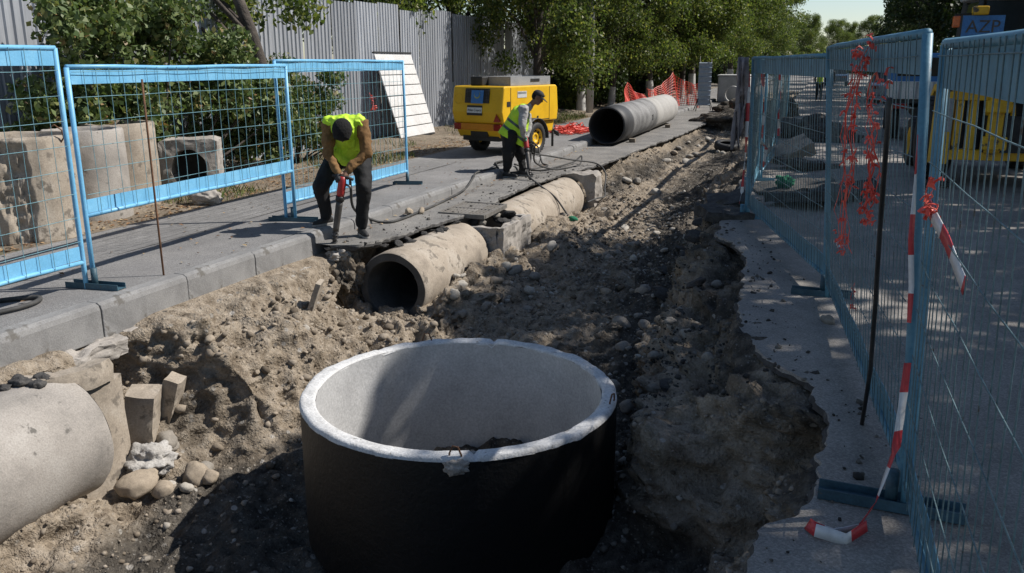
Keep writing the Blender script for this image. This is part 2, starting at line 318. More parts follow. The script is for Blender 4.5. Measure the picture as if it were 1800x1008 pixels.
def build_trench():
    ys = np.concatenate([np.arange(-3, 1.5, .12), np.arange(1.5, 11, .0245), np.arange(11, 20, .05), np.arange(20, 36, .12), np.arange(36, 62.01, .5)])
    rows = []; us = []
    for y in ys:
        c = section(y); r = []; u = []
        for i, n in enumerate(SEGN):
            t = np.arange(n + (i == len(SEGN) - 1)) / n
            r.append(c[i] + (c[i + 1] - c[i]) * t[:, None]); u.append(i + t)
        r = np.concatenate(r); us.append(np.concatenate(u)); rows.append(np.column_stack([r[:, 0], np.full(len(r), y), r[:, 1]]))
    V = np.array(rows); ny, nx, _ = V.shape; U = np.array(us)
    # round the corners of the sections
    for _ in range(5): V[:, 1:-1] = (V[:, :-2] + 2 * V[:, 1:-1] + V[:, 2:]) / 4
    du = np.gradient(V, axis=1); dv = np.gradient(V, axis=0); N = np.cross(du, dv); N /= np.linalg.norm(N, axis=2, keepdims=True) + 1e-9
    p = V.reshape(-1, 3); n = N.reshape(-1, 3); u = U.ravel()
    edge = np.clip(np.minimum(u - .35, 11.75 - u), 0, 1)                     # calm under the kerb and the road
    floor = np.exp(-((u - 6) / 1.5) ** 2); right = np.clip((u - 7) / 1.5, 0, 1)
    far = np.clip((p[:, 1] - 12) / 10, 0, 1)
    d = .15 * fbm(p * 1.5, 3, 3) * (1 - .45 * floor)
    d += .075 * (.55 - 2 * np.abs(fbm(p * 3.6, 3, 9))) * (1 - .45 * floor)
    d += .034 * fbm(p * 11, 3, 21)
    d += (.11 * pebbles(p * 5.0, 31, .24) * (.35 + .65 * floor) + .05 * pebbles(p * 11, 41, .45) * (.08 + .9 * floor))
    st = p * np.array([1.2, 1.2, 7.0]); d += .05 * fbm(st, 3, 55) * (1 - floor)     # bedding layers in the walls
    g1 = np.column_stack([p[:, 1] * 4.6, u * .35, np.zeros(len(u))]); g2 = np.column_stack([p[:, 1] * 12, u * .8, np.ones(len(u))])
    d -= (.075 * np.clip(fbm(g1, 2, 63), 0, 1) + .03 * np.abs(fbm(g2, 2, 66))) * np.clip(1 - np.abs(u - 3) / 2.2, 0, 1) * np.clip((8.2 - p[:, 1]) / .5, 0, 1)      # bucket scrapes down the left bank
    cr = np.floor(fbm(p * 2.6, 3, 81) * 4) / 4; d += .06 * cr * (1 - floor) * np.clip((12 - p[:, 1]) / 2, 0, 1)                # broken faces
    d *= edge * (1 - .45 * far) * (1 + .45 * right * np.clip((11 - u) / .5, 0, 1))
    p = p + n * d[:, None]
    p[:, 0] += .05 * fbm(p * 2.3 + 40, 3, 71) * edge; p[:, 2] += .012 * fbm(p * 7 + 9, 3, 77) * edge
    # kind of earth, plus shade painted in by the ring: tan loam on the left bank, crumbled asphalt and dark gravel on the right shoulder and floor
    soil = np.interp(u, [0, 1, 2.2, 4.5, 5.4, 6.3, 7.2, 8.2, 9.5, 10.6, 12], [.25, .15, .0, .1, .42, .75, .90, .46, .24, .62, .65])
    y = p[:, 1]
    soil = np.where((y > 8.2) & (y < 16) & (u < 6.6), soil * .72, soil); soil = soil + .55 * np.clip((6.0 - y) / 1.2, 0, 1) * np.clip((u - 4.0) / .8, 0, 1) * np.clip((8.2 - u) / .6, 0, 1)  # second step darkens the floor by the ring, its shadow put into the colour
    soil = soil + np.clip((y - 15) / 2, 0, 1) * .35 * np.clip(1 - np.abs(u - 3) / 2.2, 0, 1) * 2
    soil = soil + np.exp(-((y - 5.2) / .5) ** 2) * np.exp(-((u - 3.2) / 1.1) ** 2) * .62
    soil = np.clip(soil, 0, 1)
    idx = np.arange(ny * nx).reshape(ny, nx)
    q = np.column_stack([idx[:-1, :-1].ravel(), idx[:-1, 1:].ravel(), idx[1:, 1:].ravel(), idx[1:, :-1].ravel()])
    me = bpy.data.meshes.new('trench'); me.vertices.add(len(p)); me.vertices.foreach_set('co', p.ravel())
    me.loops.add(q.size); me.loops.foreach_set('vertex_index', q.ravel().astype(np.int32))
    me.polygons.add(len(q)); me.polygons.foreach_set('loop_start', np.arange(0, q.size, 4, dtype=np.int32))
    me.update(calc_edges=True)
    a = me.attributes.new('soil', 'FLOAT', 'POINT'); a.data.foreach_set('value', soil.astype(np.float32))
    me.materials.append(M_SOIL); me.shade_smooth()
    o = link('trench', me); tag(o, kind='structure')
    return o, p.reshape(ny, nx, 3), ys, N
trench, TV, TYS, TN = build_trench()
def trench_point(y, u):
    """surface point of the dig at y and section parameter u (0..12)"""
    j = int(np.clip(np.searchsorted(TYS, y), 0, len(TYS) - 1)); cum = np.concatenate([[0], np.cumsum(SEGN)])
    i = int(min(u, 11.999)); k = int(round(cum[i] + (u - i) * SEGN[i])); return Vector(TV[j, k]), Vector(TN[j, k])
def trench_z(x, y):
    j = int(np.clip(np.searchsorted(TYS, y), 0, len(TYS) - 1)); row = TV[j]; k = int(np.argmin(np.abs(row[:, 0] - x))); return float(row[k, 2])

# the ground all round, one sheet with the opening of the dig left out
def ground_sheet():
    x0, x1, y0, y1 = -5.38, .25, -3.0, 62.0; B = 900.0
    xs = [-B, -60, -20, x0, x1, 20, 60, B]; ys = [-B, -60, -20, y0, y1, 120, 300, B + 600]
    mb = MB(); n = len(ys)
    vs = [(x, y, -.02 if -20 <= y <= 300 else -.02) for x in xs for y in ys]; fs = []
    for i in range(len(xs) - 1):
        for j in range(n - 1):
            if i == 3 and j == 3: continue
            fs.append((i * n + j, (i + 1) * n + j, (i + 1) * n + j + 1, i * n + j + 1))
    mb.add(vs, fs)
    # closing walls at both ends of the dig
    mb.add([(x0, y0, -.02), (x1, y0, -.02), (x1, y0, -1.6), (x0, y0, -1.6)], [(0, 1, 2, 3)])
    return mb.build('ground', M_GROUND)
M_GROUND = mat('bare_ground', (.20, .17, .13), (.12, .10, .078), (.29, .25, .2), 1.3, 40, .96, bmp=.6, bdist=.02)
tag(ground_sheet(), kind='structure')

def slab(name, edge_fn, x_far, ys, ztop, thick, material, jag=.05, ncol=9, seed=1, side=1, crumble=.03):
    """pavement sheet whose broken edge follows edge_fn(y); side=+1: sheet lies to +x of the edge"""
    ny = len(ys); e = np.array([edge_fn(y) for y in ys]); P3 = np.column_stack([e, ys, np.zeros(ny)])
    e = e + jag * fbm(P3 * 3.1, 3, seed) + jag * .5 * fbm(P3 * 14, 2, seed + 7)
    cols = []
    zt = ztop + .012 * fbm(P3 * 2, 2, seed + 3)
    b = np.column_stack([e + side * .06 + .02 * fbm(P3 * 9, 2, seed + 4), ys, np.full(ny, ztop - thick) + .015 * fbm(P3 * 8, 2, seed + 5)])
    cols.append(b)
    cols.append(np.column_stack([e - side * .012 + .02 * fbm(P3 * 17, 2, seed + 6), ys, np.full(ny, ztop - thick * .5)]))
    cols.append(np.column_stack([e, ys, np.full(ny, ztop) - crumble * np.abs(fbm(P3 * 6, 3, seed + 8))]))
    for k in range(1, ncol + 1):
        t = (k / ncol) ** 2.2; x = e + (x_far - e) * t
        pp = np.column_stack([x, ys, np.zeros(ny)])
        cols.append(np.column_stack([x, ys, ztop + .010 * fbm(pp * 1.3, 3, seed + 11) * (1 - t)]))
    V = np.stack(cols, 1); nx = V.shape[1]; idx = np.arange(ny * nx).reshape(ny, nx)
    q = np.column_stack([idx[:-1, :-1].ravel(), idx[:-1, 1:].ravel(), idx[1:, 1:].ravel(), idx[1:, :-1].ravel()])
    if side < 0: q = q[:, ::-1]
    me = bpy.data.meshes.new(name); me.from_pydata(V.reshape(-1, 3).tolist(), [], q.tolist()); me.materials.append(material); me.materials.append(M_TAR)
    mi = np.zeros((ny - 1, nx - 1), np.int32); mi[:, :2] = 1; me.polygons.foreach_set('material_index', mi.ravel())
    me.shade_smooth(); me.set_sharp_from_angle(angle=R(40))
    return link(name, me)
ROAD_EDGE = lambda y: float(section(y)[11][0]) + .03
ysr = np.concatenate([np.arange(-3, 1.5, .2), np.arange(1.5, 13, .035), np.arange(13, 30, .12), np.arange(30, 62.1, .8)])
tag(slab('road', ROAD_EDGE, 7.6, ysr, .1, .08, M_ROAD, .05, 26, 1), kind='structure')
tag(MB().add([(-1.3, 62, .1), (7.6, 62, .1), (7.6, 400, .1), (-1.3, 400, .1)], [(0, 1, 2, 3)]).build('far_road', M_ROAD), kind='structure')
tag(MB().box((7.68, 198, .06), (.16, 404, .34)).build('far_kerb', M_KERB), kind='structure')
GY = np.array([8.1, 8.2, 8.45, 9.2, 10.05, 10.3, 11.6, 12., 13.5, 15., 16., 17, 20, 22, 25, 32, 62])
GX = np.array([-5.1, -4.78, -4.66, -4.58, -4.5, -4.42, -4.42, -4.48, -4.53, -4.42, -4.25, -4.08, -3.98, -3.88, -3.72, -3.6, -3.5])
ysg = np.concatenate([np.arange(8.1, 16, .03), np.arange(16, 32, .1), np.arange(32, 62.1, .8)])
tag(slab('gutter', lambda y: float(np.interp(y, GY, GX)), -5.31, ysg, .0, .075, M_GUTTER, .035, 10, 31, side=-1), kind='structure')
tag(MB().add([(-5.3, 62, .0), (-1.3, 62, .0), (-1.3, 400, .0), (-5.3, 400, .0)], [(0, 1, 2, 3)]).build('far_gutter', M_GUTTER), kind='structure')

# sidewalk: asphalt strip along the kerb, grey pavers behind it
def sheet(name, x0, x1, y0, y1, z, material, dx=.3, dy=.3, amp=.006, seed=2, zf=None):
    xs = np.linspace(x0, x1, max(2, int((x1 - x0) / dx) + 1)); ys = np.linspace(y0, y1, max(2, int((y1 - y0) / dy) + 1))
    X, Y = np.meshgrid(xs, ys); p = np.column_stack([X.ravel(), Y.ravel(), np.zeros(X.size)])
    Z = z + amp * fbm(p * 1.1, 3, seed) + (zf(p) if zf else 0); p[:, 2] = Z
    idx = np.arange(X.size).reshape(X.shape)
    q = np.column_stack([idx[:-1, :-1].ravel(), idx[:-1, 1:].ravel(), idx[1:, 1:].ravel(), idx[1:, :-1].ravel()])
    me = bpy.data.meshes.new(name); me.from_pydata(p.tolist(), [], q.tolist()); me.materials.append(material); me.shade_smooth()
    return link(name, me)
sw = sheet('sidewalk', -6.55, -5.455, -3, 62, .125, M_WALK); tag(sw, kind='structure')
sp = sheet('paved_strip', -7.62, -6.553, -3, 62, .128, M_PAVER, amp=.004, seed=5); tag(sp, kind='structure')
tag(sheet('far_sidewalk', -7.62, -5.3, 62, 400, .125, M_WALK, 2, 20), kind='structure')

# kerb: one stone after the other
kerb = empty('kerb', (-5.3, 0, 0)); tag(kerb, kind='structure')
prof = [(-.155, -.17), (0, -.17), (0, .075), (-.012, .112), (-.045, .132), (-.155, .134)]
kp = [MB().prism(prof, 0, 1.0 - g_, 'Y').mesh('kerbstone', M_KERB) for g_ in (.006, .009)]
y = -3.0; i = 0
while y < 61:
    L = 1.0
    o = link('kerbstone', kp[i % 2], kerb, (random.uniform(-.006, .006), y, random.uniform(-.006, .006)), (random.uniform(-.004, .004), random.uniform(-.01, .01), random.uniform(-.006, .006)))
    if y < 16:
        b = o.modifiers.new('bevel', 'BEVEL'); b.width = .008; b.segments = 2; b.limit_method = 'ANGLE'; b.angle_limit = R(50)
    y += L; i += 1
# concrete bed showing under the kerb where the gutter is gone
def lump(name, size, material, seed, sub=4, amp=.18, freq=1.7, parent=None, loc=(0, 0, 0), rot=None, flat=0.):
    """broken or rounded stone: a displaced ball or a rough block"""
    bm = bmesh.new(); bmesh.ops.create_icosphere(bm, subdivisions=sub, radius=1)
    co = np.array([v.co[:] for v in bm.verts])
    if flat: co = np.sign(co) * np.abs(co) ** (1 - flat); co /= np.abs(co).max()
    n = fbm(co * freq + seed * 7.7, 4, seed); co = co * (1 + amp * n)[:, None] * (np.array(size) / 2)
    for v, c in zip(bm.verts, co): v.co = c
    me = bpy.data.meshes.new(name); bm.to_mesh(me); bm.free(); me.materials.append(material); me.shade_smooth()
    return link(name, me, parent, loc, rot) if name and loc is not None else me
# ------------------------------------------------------------------ pipes and chambers in the dig
def rough_mesh(o, amp, freq, seed):
    """small hand-made unevenness on a mesh object"""
    me = o.data; n = len(me.vertices); co = np.empty(n * 3); me.vertices.foreach_get('co', co); co = co.reshape(-1, 3)
    d = np.stack([fbm(co * freq + 31 * k, 3, seed + k) for k in range(3)], 1); me.vertices.foreach_set('co', (co + amp * d).ravel()); me.update()

# the big new chamber ring
RC = (-2.26, 5.19, -.25); RO = 1.115; RI = 1.01; RH = 1.02
ring = empty('manhole_ring', (RC[0], RC[1], RC[2] - RH)); tag(ring, 'large new concrete manhole ring with tarred black outside, open top', 'manhole ring')
NS = 220
o = MB().lathe([(RO + .004, 0), (RO + .004, RH - .03)], NS).build('outer_coat', M_BITUMEN, ring, smooth=True)
mb = MB(); mb.lathe([(RI, 0.)] + [(RI, t) for t in np.linspace(.1, RH - .012, 9)], NS)
o = mb.build('inner_wall', M_CONC_NEW, ring, smooth=True); rough_mesh(o, .004, 3, 2)
pr = [(RO + .004, RH - .034), (RO + .002, RH - .012), (RO - .012, RH + .001), (RO - .035, RH + .002), (RO - .055, RH), (RI + .02, RH + .001), (RI + .004, RH - .006), (RI, RH - .02)]
mb = MB(); mb.lathe(pr, NS); vs = []
for (x, y, z) in mb.v:
    a = math.atan2(y, x); r = math.hypot(x, y)
    p3 = np.array([[math.cos(a) * 9, math.sin(a) * 9, r * 30]]); e = float(fbm(p3, 4, 3)[0])
    chip = sum(dp * max(0, 1 - (((a - ca + math.pi) % (2 * math.pi) - math.pi) / wd) ** 2) for ca, wd, dp in ((R(-62), .016, .03), (R(98), .012, .03), (R(33), .03, .02), (R(10), .012, .016), (R(150), .03, .01), (R(-25), .05, .012)))
    ed = 1 if r > RO - .02 or r < RI + .01 else .45
    k = 1 + (e * .006 * ed) / r; vs.append((x * k, y * k, z + .007 * e * ed - chip))
mb.v = vs; mb.build('rim', M_RIM, ring, smooth=True)
for a in (R(-68), R(5), R(128)):
    c, s = math.cos(a), math.sin(a); rr = RO - .03; t = Vector((-s, c, 0)); b0 = Vector((rr * c, rr * s, RH - .04))
    pts = [b0 - t * .045 + Vector((0, 0, -.02)), b0 - t * .04 + Vector((0, 0, .055)), b0 - t * .02 + Vector((.01 * c, .01 * s, .105)), b0 + t * .012 + Vector((.02 * c, .02 * s, .10)), b0 + t * .03 + Vector((.02 * c, .02 * s, .05)), b0 + t * .035 + Vector((0, 0, -.02))]
    MB().tube(pts, .006, 6).build('lifting_loop', M_RUST, ring, smooth=True)
a = R(-68); lump('mortar_lump', (.15, .06, .10), M_CONC, 77, 4, .3, 2.4, ring, (RO * math.cos(a), RO * math.sin(a), RH - .06), (0, 0, a + 1.57))

def pipe(name, c, y0, y1, ro, ri, material, label, cat='pipe', group=None, n=56, seed=0, tilt=0., yaw=0., inner=None, rough=.006):
    o = empty(name, (c[0], y0, c[1]), rot=(tilt, 0, yaw)); L = y1 - y0
    prof = [(ro - .012, 0)] + [(ro, t) for t in np.linspace(.012, L - .012, max(4, int(L / .12)))] + [(ro - .012, L)]
    q = MB().lathe(prof, n, axis='Y').build('outer_wall', material, o, smooth=True); rough_mesh(q, rough, 3.3, seed)
    q = MB().lathe([(ro - .012, 0), (ri + .012, 0), (ri, .02), (ri, L * .5), (ri, L - .01), (ri + .012, L), (ro - .012, L)], n, axis='Y').build('inner_wall', inner or material, o, smooth=True)
    q.data.set_sharp_from_angle(angle=R(50)); rough_mesh(q, rough * .6, 5, seed + 3)
    tag(o, label, cat, group); return o
M_PIPE_IN = mat('dark_dirty_bore', (.07, .066, .06), (.035, .033, .03), (.13, .122, .11), 3, 60, .95, bmp=.4)
PX, PZ = -4.43, -.5
pipe('storm_sewer_pipe', (PX, PZ), 8.28, 10.25, .42, .315, M_CONC_TAN, 'short old concrete sewer pipe with its open mouth in front of the steel grate', 'pipe', None, 64, 3, inner=M_PIPE_IN, rough=.009)
pipe('storm_sewer_pipe', (PX + .02, PZ), 11.62, 13.45, .41, .315, M_CONC_TAN, 'old concrete sewer pipe uncovered just behind the steel grate', 'pipe', None, 56, 8, inner=M_PIPE_IN, rough=.009)
pipe('storm_sewer_pipe', (PX + .02, PZ + .01), 13.475, 15.2, .405, .315, M_CONC_TAN, 'old concrete sewer pipe running up to the square concrete collar', 'pipe', None, 56, 14, inner=M_PIPE_IN, rough=.009)
pipe('storm_sewer_pipe', (-4.97, -.605), 1.2, 4.2, .47, .36, M_CONC, 'large grey concrete sewer pipe below the kerb, beside the broken chamber wall', 'pipe', None, 72, 19, inner=M_PIPE_IN, rough=.006)
# square collar at the end of the uncovered pipe
col = empty('pipe_collar', (-4.28, 15.25, -.75)); tag(col, 'square broken concrete collar with a round opening at the sewer pipe end', 'pipe collar')
def holed_block(w, h, d, r, n=40, hz=None, arch=1.0):
    """block (x width, y depth, z height, base at z=0) with a round hole through y"""
    hz = hz if hz is not None else h / 2; mb = MB(); O = []; I = []
    for k in range(n):
        a = 2 * math.pi * k / n; c, s = math.cos(a), math.sin(a); I.append((r * c, hz + r * s * arch))
        t = min(w / 2 / abs(c) if abs(c) > 1e-6 else 1e9, ((h - hz) / s if s > 0 else hz / -s) if abs(s) > 1e-6 else 1e9); O.append((t * c, hz + t * s))
    vs = [(x, 0, z) for x, z in O] + [(x, 0, z) for x, z in I] + [(x, d, z) for x, z in O] + [(x, d, z) for x, z in I]; fs = []
    for k in range(n):
        j = (k + 1) % n
        fs += [(k, j, n + j, n + k), (2 * n + j, 2 * n + k, 3 * n + k, 3 * n + j), (j, k, 2 * n + k, 2 * n + j), (n + k, n + j, 3 * n + j, 3 * n + k)]
    return mb.add(vs, fs)
q = holed_block(.92, .74, .5, .30, 48, .33).build('block', M_CONC, col); bm = bmesh.new(); bm.from_mesh(q.data); bmesh.ops.subdivide_edges(bm, edges=bm.edges, cuts=4, use_grid_fill=True); bm.to_mesh(q.data); bm.free(); rough_mesh(q, .035, 5, 5)
# gully: box with steel grate
gb = empty('gully_box', (-4.32, 10.95, -.80)); tag(gb, 'square concrete gully chamber carrying the steel grate', 'drain chamber')
for (c, s) in (((.44, -.05, .33), (.1, 1.14, .66)), ((-.42, -.05, .33), (.1, 1.14, .66)), ((.01, -.58, .33), (.77, .1, .655)), ((.01, .50, .33), (.77, .1, .655))):
    q = MB().box(c, s); 
    o = q.build('side_wall', M_CONC, gb)
    sd = o.modifiers.new('s', 'SUBSURF'); sd.subdivision_type = 'SIMPLE'; sd.levels = sd.render_levels = 4
    tx = bpy.data.textures.get('rough') or bpy.data.textures.new('rough', 'CLOUDS'); tx.noise_scale = .12
    dm = o.modifiers.new('d', 'DISPLACE'); dm.texture = tx; dm.strength = .09; dm.texture_coords = 'GLOBAL'
gr = empty('drain_grate', (-4.50, 10.92, -.047), rot=(0, R(1.0), R(2))); gr.scale = (.80, .92, 1); tag(gr, 'rectangular slotted steel drain grate set in the gutter asphalt', 'drain grate')
fr = MB()
for (c, s) in (((0, -.52, .03), (.84, .05, .06)), ((0, .52, .03), (.84, .05, .06)), ((-.4, 0, .03), (.05, .99, .06)), ((.4, 0, .03), (.05, .99, .06)), ((0, 0, .03), (.75, .04, .05))): fr.box(c, s)
fr.build('grate_frame', M_IRON, gr, bevel=.004)
bars = MB().box((0, 0, 0), (.03, .46, .045)).mesh('grate_bar', M_IRON)
for j in (-.25, .25):
    for k in range(11): link('grate_bar', bars, gr, (-.34 + k * .068, j + .0, .03))

# remains of the old chamber beside the near pipe
ch = empty('broken_chamber', (-5.30, 4.42, -1.3)); tag(ch, 'remains of a buff concrete chamber wall standing at the end of the large pipe', 'chamber wall')
q = MB().lathe([(.43, 0), (.54, 0), (.54, .25), (.54, .5), (.54, .75), (.53, 1.03), (.44, 1.03), (.43, .7), (.43, .4)], 28, a0=R(-58), a1=R(24), closed=True).build('curved_wall', M_CONC_TAN, ch, smooth=True)
q.data.set_sharp_from_angle(angle=R(45)); rough_mesh(q, .012, 5, 3)
q = MB().lathe([(.40, 1.04), (.57, 1.04), (.575, 1.15), (.555, 1.20), (.42, 1.19)], 22, a0=R(-66), a1=R(8), closed=True).build('top_rim', M_CONC_TAN, ch, smooth=True)
q.data.set_sharp_from_angle(angle=R(45)); rough_mesh(q, .016, 6, 9)
def block(name, size, loc, rot, material, label, cat, seed, amp=.012, parent=None, group=None, lev=3):
    o = MB().box((0, 0, 0), size).build(name, material, parent, loc=loc, rot=rot)
    bm = bmesh.new(); bm.from_mesh(o.data); bmesh.ops.subdivide_edges(bm, edges=bm.edges, cuts=2 ** lev - 1, use_grid_fill=True); bm.to_mesh(o.data); bm.free()
    rough_mesh(o, amp, 6, seed)
    if label: tag(o, label, cat, group)
    return o
for k, (y_, L_, w_, h_) in enumerate(((4.1, 2.0, .34, .13), (5.9, 1.4, .38, .12), (7.3, 1.2, .30, .10))):
    q = block('kerb_bed', (w_, L_, h_), (-.01, y_, -.215), (0, .12, random.uniform(-.03, .03)), M_CONC, None, None, 70 + k, .028, kerb, lev=5); rough_mesh(q, .018, 17, 90 + k)
block('concrete_block', (.22, .26, .40), (-4.93, 4.93, -.74), (.05, .12, .5), M_CONC_TAN, 'upright buff concrete block wedged in the bank beside the chamber wall', 'block', 4, .018)
block('concrete_block', (.13, .16, .40), (-4.90, 5.20, -.70), (.1, .35, .3), M_CONC_TAN, 'slanted narrow concrete block leaning in the bank under the kerb', 'block', 9, .018)
lump('mortar_mass', (.36, .34, .24), mat('pale_mortar', (.38, .36, .33), (.22, .21, .19), (.5, .48, .45), 6, 60, .95, bmp=.8, bdist=.01), 21, 5, .32, 2.4, None, (-4.70, 4.70, -1.0)); tag(bpy.context.scene.objects['mortar_mass'], 'lump of white mortar spilled beneath the upright concrete block', 'mortar')
MB().tube([(-4.15, 2.9, -1.02), (-4.02, 3.25, -1.04), (-3.75, 3.45, -1.1), (-3.35, 3.55, -1.17)], [.035, .035, .036, .034], 12).build('rusty_pipe', M_RUST, smooth=True); tag(scene.objects['rusty_pipe'], 'thin rusty iron pipe sticking out of the dirt below the large pipe', 'iron pipe')
block('board', (.05, .16, .55), (-4.62, 6.95, -.36), (.1, .35, .35), M_CONC_TAN, 'weathered flat slab stuck upright in the earth bank under the kerb', 'slab', 3, .008)
# asphalt crumbs left on top of the near pipe
for k, (dx, dy, s) in enumerate(((-.03, 0, .16), (.09, .03, .11), (-.12, .06, .10), (.03, .12, .13), (-.06, -.1, .09))):
    o = lump('asphalt_crumb', (s, s * .8, s * .6), M_TAR, 60 + k, 3, .35, 1.9, None, (-4.97 + dx, 3.95 + dy, -.13), (0, 0, k)); tag(o, 'crumb of black asphalt lying on top of the large near pipe', 'asphalt lump', 'asphalt crumbs on the large pipe')

# the big corrugated plastic pipe lying on the gutter
M_PIPE_BLACK = mat('grey_dusty_pipe', (.20, .196, .19), (.055, .054, .053), (.34, .335, .325), 1.7, 50, .7, bmp=.2)
M_PIPE_PALE = mat('pale_dusty_pipe', (.36, .345, .32), (.25, .24, .225), (.44, .43, .405), 1.5, 50, .8, bmp=.2)
M_PIPE_BLK = mat('black_pipe_end', (.03, .03, .031), (.018, .018, .019), (.07, .07, .07), 3, 50, .6, bmp=.2)
big = empty('large_pipe', (-4.92, 20.6, .485), rot=(0, 0, R(.6))); tag(big, 'big grey plastic pipe lying on the gutter with a dark open end', 'pipe')
L = 8.8; ro = .46
MB().lathe([(ro - .03, 0), (ro, .0), (ro + .005, .5), (ro + .005, 1.1)], 64, axis='Y').build('dark_end', M_PIPE_BLK, big, smooth=True)
pf = []
for t in np.arange(1.1, 4.6, .12): pf += [(ro, t), (ro + .018, t + .02), (ro + .018, t + .08), (ro, t + .10)]
MB().lathe(pf, 64, axis='Y').build('ribbed_wall', M_PIPE_BLACK, big, smooth=True)
MB().lathe([(ro, 4.57), (ro + .03, 4.6), (ro + .03, 4.9), (ro + .01, 4.95), (ro + .01, L - .1), (ro - .02, L), (ro - .06, L)], 64, axis='Y').build('pale_wall', M_PIPE_PALE, big, smooth=True)
MB().lathe([(ro - .03, 0), (ro - .04, .02), (ro - .05, L - .02), (ro - .06, L)], 64, axis='Y').build('inner_wall', M_PIPE_BLK, big, smooth=True)
a_ = R(-6)
for k, (tt, zz, w_, h_) in enumerate(((3.75, .05, .16, .05), (3.82, .0, .05, .16), (3.70, -.03, .05, .09))):
    MB().box((ro + .016, tt, zz), (.012, w_, h_)).build('painted_mark', M_PIPE_BLK, big)
for dy in (1.2, 6.6): block('timber_chock', (.16, .22, .09), (-4.52, 20.6 + dy, .05), (0, .0, .1), mat('weathered_timber', (.2, .165, .125), (.12, .10, .08), (.28, .24, .19), 8, 60, .9) if 'weathered_timber' not in MATS else MATS['weathered_timber'], 'small timber chock wedged under the big grey pipe', 'wedge', 2, .006, None, 'chocks under the big grey pipe')
# stacked concrete rings on the verge
def verge_ring(loc, ro, ri, h, label, material, seed, rz=0, tilt=0):
    o = empty('concrete_ring', loc, rot=(tilt, 0, rz))
    q = MB().lathe([(ro, 0), (ro, h * .25), (ro, h * .5), (ro, h * .75), (ro - .004, h - .02), (ro - .02, h), (ri + .015, h), (ri, h - .02), (ri, h * .5), (ri, 0)], 72, closed=True).build('wall', material, o, smooth=True)
    q.data.set_sharp_from_angle(angle=R(50)); rough_mesh(q, .010, 4, seed); rough_mesh(q, .006, 14, seed + 2)
    tag(o, label, 'concrete ring', 'old concrete rings on the verge'); return o
def spall(o, a0, wd):
    """break the face of a ring away in an upright band"""
    bm = bmesh.new(); bm.from_mesh(o.data); es = [e for e in bm.edges if all(math.hypot(v.co.x, v.co.y) > .5 and abs(math.atan2(v.co.y, v.co.x) - a0) < .7 for v in e.verts)]
    bmesh.ops.subdivide_edges(bm, edges=es, cuts=7, use_grid_fill=True); co = np.array([v.co[:] for v in bm.verts]); a = np.arctan2(co[:, 1], co[:, 0]); r = np.hypot(co[:, 0], co[:, 1])
    k = np.clip(1.3 - ((a - a0) / wd) ** 2 * 1.3 + .9 * fbm(co * 5, 3, 4) - .5 * np.abs(co[:, 2] - .55), 0, 1) * (r > .5) * (co[:, 2] < 1.05); d = k * (.035 + .06 * np.abs(fbm(co * 9, 4, 8)))
    for v, c, dd, rr_ in zip(bm.verts, co, d, r): v.co = (c[0] * (1 - dd / rr_), c[1] * (1 - dd / rr_), c[2])
    bm.to_mesh(o.data); bm.free()
vr = verge_ring((-8.20, 6.93, .12), .55, .45, 1.12, 'old upright concrete ring with a spalled face and rusty wire on its rim', M_CONC_TAN, 2)
spall(vr.children[0], R(-52), .30)
MB().tube([(.50, -.05, 1.2), (.56, -.03, 1.24), (.60, .02, 1.18), (.58, .05, 1.1), (.545, .04, 1.05)], .008, 6).build('wire_end', M_RUST, vr, smooth=True)
verge_ring((-8.42, 8.0, .12), .46, .37, 1.10, 'grey upright concrete ring standing between two buff ones', M_CONC, 6)
verge_ring((-8.80, 8.95, .12), .46, .37, 1.11, 'smooth buff upright concrete ring next to the block with a round hole', M_CONC_TAN, 12)
sb = empty('culvert_block', (-8.72, 10.15, .10), R(32)); tag(sb, 'square grey concrete block pierced by a large round hole by the shrub', 'concrete block')
MB().box((0, .70, .4), (.78, .04, .76)).build('hole_shade_plate', M_PIPE_IN, sb); q = holed_block(.82, .80, .68, .255, 48, .36, 1.16).build('block', M_CONC, sb); bm = bmesh.new(); bm.from_mesh(q.data); bmesh.ops.subdivide_edges(bm, edges=bm.edges, cuts=3, use_grid_fill=True); bm.to_mesh(q.data); bm.free(); rough_mesh(q, .016, 7, 4)  # dark plate added behind the hole, standing in for the shade inside
lump('boulder', (.42, .34, .30), M_CONC, 41, 5, .25, 1.8, None, (-7.82, 9.35, .22), (0, 0, .4)); tag(scene.objects['boulder'], 'grey boulder at the sidewalk edge below the holed block', 'boulder')
